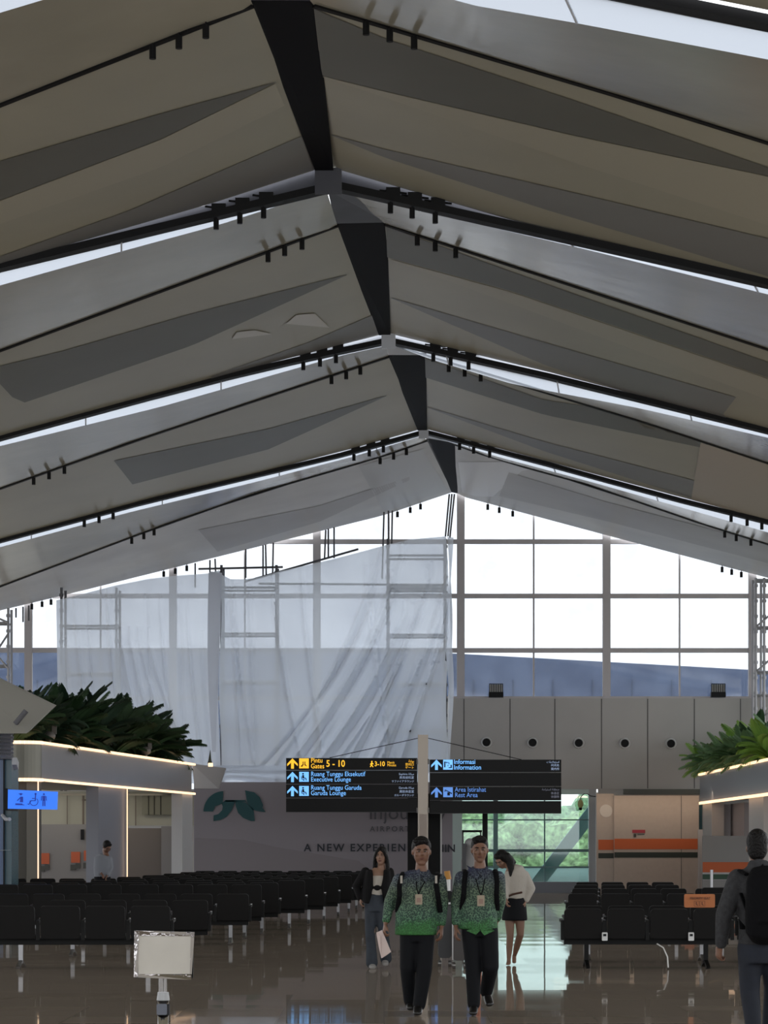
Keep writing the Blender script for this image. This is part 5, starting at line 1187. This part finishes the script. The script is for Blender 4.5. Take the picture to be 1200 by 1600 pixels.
shoes(w1, [(582, 1508, -.0, 582, 1510.5, -.16, 1.1), (602, 1502, .13, 602, 1507, .0, 1.0)], mat('sneaker', (.28, .27, .26), .6))

# stooping woman in white blouse and black skirt
w2_ = Person('barelegged woman in white blouse and short black skirt stooping with her head down', 114, 803, 1508); c = w2_.c; b_ = MB()
Lw = head(w2_, b_, 1331, 1356, 784, 'none', turn=(-.55, -.62), wid=.140, neckto=c(798, 1357, -.04))
b_.tube([c(804, 1405), c(806, 1390), c(806, 1372), c(803, 1362, -.02), c(799, 1357, -.03)], [(.14, .1), (.12, .09), (.14, .1), (.13, .08), (.06, .05)], 18)
for J, s_ in (([c(820, 1368, .0), c(826, 1388, .02), c(821, 1408, -.03)], 1), ([c(794, 1366, -.06), c(788, 1388, -.10), c(790, 1404, -.16)], -1)):
    limb(b_, J, [.042, .034, .024]); hand(b_, J[2], (J[2]-J[1]), (-s_, 0, 0), .9, .5, thumb=-s_)
LG = ([c(796, 1425), c(797, 1462, -.02), c(796, 1480, 0), c(795, 1500, 0)], [c(812, 1425), c(813, 1460, 0), c(808, 1480, .12), c(805, 1494, .22)])
for lg in LG: limb(b_, lg, [.078, .050, .046, .028])
b_.tube([c(795, 1500, .03), c(795, 1504, .0), c(793, 1506, -.13)], [(.03, .03), (.034, .03), (.03, .014)], 10); b_.tube([c(804.5, 1493, .24), c(804.5, 1499, .2), c(804, 1505, .12)], [(.028, .028), (.032, .028), (.03, .014)], 10)
remesh(b_, 'body', skinp, w2_.root, .0085, 3)
hm = MB(); hc = c(785.5, 1342, -.03)
hm.ell(Lw(0, -.03, .035), (.092, .10, .10)); hm.ell(Lw(0, .02, .075), (.075, .06, .05)); hm.tube([hc+Vector((-.04, -.03, .05)), hc+Vector((.05, -.02, .03)), hc+Vector((.10, -.02, -.04)), hc+Vector((.11, -.06, -.14)), hc+Vector((.10, -.10, -.24))], [(.05, .06), (.07, .07), (.06, .07), (.045, .05), (.012, .012)], 12)
hm.tube([hc+Vector((0, .02, .05)), hc+Vector((.10, .03, -.01)), hc+Vector((.17, .02, -.07))], [(.07, .06), (.06, .05), (.03, .03)], 12); remesh(hm, 'hair', hairm, w2_.root, .009, 2)
q = MB(); rws = [(803, 1404, 17, .13), (804, 1392, 18.5, .135), (806, 1376, 19, .14), (806, 1366, 18, .125, -.02), (804, 1359, 14, .10, -.03), (800, 1355, 8, .06, -.03)]
q.tube([c(r[0], r[1], r[4] if len(r) > 4 else 0) for r in rws], [(r[2]/w2_.k, r[3]) for r in rws], 20); limb(q, [c(819, 1368), c(828, 1388, .02), c(822, 1406, -.03)], [.075, .078, .045]); limb(q, [c(795, 1366, -.06), c(788, 1386, -.10), c(790, 1402, -.15)], [.06, .055, .04])
remesh(q, 'blouse', whitec, w2_.root, .012, 4)
q = MB(); q.tube([c(805, 1394), c(804, 1408), c(804, 1425), c(804, 1438)], [(.130, .11), (.155, .13), (.170, .145), (.178, .15)], 24); remesh(q, 'skirt', trs, w2_.root, .012, 2)
MB().tube([c(790, 1402, -.12), c(800, 1397, -.15), c(815, 1394, -.12)], .014, 8).build('belt', mat('belt_brown', (.05, .02, .012), .4), w2_.root)

# man from behind at the right edge
wm = Person('man seen from behind in grey jacket and jeans with black backpack at right edge', 194, 1186, 1640, f=1); c = wm.c; b_ = MB()
head(wm, b_, 1300, 1352, 1183, 'short_back', turn=(.1, 0), wid=.160)
rws = [(1188, 1476, 33, .13), (1188, 1450, 32, .13), (1189, 1420, 34, .14), (1190, 1390, 40, .14), (1190, 1372, 43, .12), (1188, 1360, 36, .09), (1186, 1350, 18, .07)]
b_.tube([c(r[0], r[1]) for r in rws], [(r[2]*.88/wm.k, r[3]*.85) for r in rws], 18)
for J, s_ in (([c(1150, 1376), c(1130, 1430, .0), c(1126, 1478, .06)], -1), ([c(1228, 1376), c(1246, 1430, .0), c(1246, 1478, .06)], 1)):
    limb(b_, J, [.052, .044, .031]); hand(b_, J[2], (J[2]-J[1])+Vector((0, .02, 0)), (-s_*.9, .5, 0), 1.08, 1.0, thumb=s_)
LG = ([c(1172, 1480), c(1172, 1548, .02), c(1178, 1620, -.05)], [c(1206, 1480), c(1212, 1545, .10), c(1208, 1610, .22)])
for lg in LG: limb(b_, lg, [.09, .06, .04])
remesh(b_, 'body', skin, wm.root, .0075, 3)
q = MB(); q.tube([c(r[0], r[1]) for r in rws], [(r[2]/wm.k+.01, r[3]+.01) for r in rws], 24)
limb(q, [c(1153, 1374), c(1131, 1430, .0), c(1128, 1474, .05)], [.088, .070, .050]); limb(q, [c(1226, 1374), c(1245, 1430, .0), c(1244, 1474, .05)], [.088, .070, .050])
q.tube([c(1186, 1362, -.02), c(1184, 1352, -.03), c(1184, 1346, -.02)], [(.13, .09), (.09, .08), (.08, .075)], 18); remesh(q, 'jacket', grayj, wm.root, .012, 4)
q = MB(); q.tube([c(1188, 1468), c(1188, 1485), c(1188, 1505)], [(.175, .13), (.18, .135), (.17, .13)], 20)
for lg in LG: limb(q, lg, [.105, .082, .062])
remesh(q, 'jeans', jeand, wm.root, .013, 4); shoes(wm, [(1178, 1630, -.05, 1176, 1636, .12, 1.05), (1208, 1620, .22, 1208, 1632, .36, 1.05)], shoe)
q = MB(); q.tube([c(1192, 1358, -.17), c(1192, 1375, -.24), c(1191, 1420, -.28), c(1190, 1455, -.25), c(1190, 1468, -.18)], [(.12, .06), (.165, .10), (.175, .12), (.165, .11), (.11, .06)], 24)
q.tube([c(1196, 1395, -.36), c(1196, 1440, -.37)], [(.09, .03), (.11, .04)], 16); remesh(q, 'backpack', bagm, wm.root, .013, 3)
backpack_straps(wm, [[c(1163, 1366, -.16), c(1155, 1360, -.05), c(1155, 1368, .10), c(1160, 1410, .13), c(1158, 1450, -.10)], [c(1216, 1366, -.16), c(1222, 1360, -.05), c(1222, 1368, .10), c(1218, 1410, .13), c(1220, 1450, -.10)]])
MB().tube([c(1180, 1358, -.2), c(1186, 1351, -.22), c(1192, 1358, -.2)], .010, 8).build('top_handle', bagm, wm.root)
MB().bar(c(1155, 1395, -.10), c(1166, 1432, -.18), .03, .01).build('side_strap', bagm, wm.root)

# bowed man by the left kiosk
fm_ = Person('man in grey shirt with bowed head by the left kiosk opening', 78, 163, 1449, f=-1); c = fm_.c; b_ = MB()
Lf = head(fm_, b_, 1315, 1333, 167, 'none', turn=(.45, -.62), wid=.150)
b_.tube([c(160, 1375), c(160, 1355), c(162, 1341, -.02)], [(.14, .10), (.16, .11), (.16, .09)], 16)
for J, s_ in (([c(153, 1342), c(151, 1358, .02), c(159, 1365, -.12)], -1), ([c(170, 1342), c(172, 1356, .0), c(168, 1368, -.1)], 1)):
    limb(b_, J, [.05, .042, .028]); hand(b_, J[2], J[2]-J[1], (0, -.5, -1), .95, .5, thumb=-s_)
for lg in ([c(156, 1380), c(156, 1415), c(156, 1443)], [c(166, 1380), c(167, 1415, -.03), c(166, 1443)]): limb(b_, lg, [.09, .055, .04])
remesh(b_, 'body', skin, fm_.root, .009, 3)
hm = MB(); hc = c(167.5, 1322.5, 0); hm.ell(Lf(0, -.025, .04), (.090, .10, .095)); hm.ell(Lf(0, .03, .08), (.07, .05, .035)); remesh(hm, 'hair', hairm, fm_.root, .01, 2)
q = MB(); q.tube([c(160, 1374), c(160, 1355), c(161, 1342, -.01), c(163, 1336, -.02)], [(.16, .12), (.18, .13), (.18, .11), (.09, .07)], 20); limb(q, [c(153, 1343), c(151, 1358, .02), c(157, 1364, -.10)], [.075, .062, .048]); limb(q, [c(170, 1343), c(173, 1356), c(169, 1366, -.09)], [.075, .062, .048])
remesh(q, 'shirt', mat('shirt_grey', (.22, .23, .26), .8), fm_.root, .013, 3)
q = MB(); q.tube([c(160, 1369), c(160, 1385)], [(.165, .125), (.17, .13)], 18)
for lg in ([c(156, 1382), c(156, 1415), c(156, 1445)], [c(166, 1382), c(167, 1415, -.03), c(166, 1445)]): limb(q, lg, [.10, .078, .06])
remesh(q, 'trousers', trs, fm_.root, .013, 3); shoes(fm_, [(156, 1447, 0, 156, 1447.5, -.16, 1), (166, 1447, 0, 166, 1447.5, -.16, 1)], shoe)
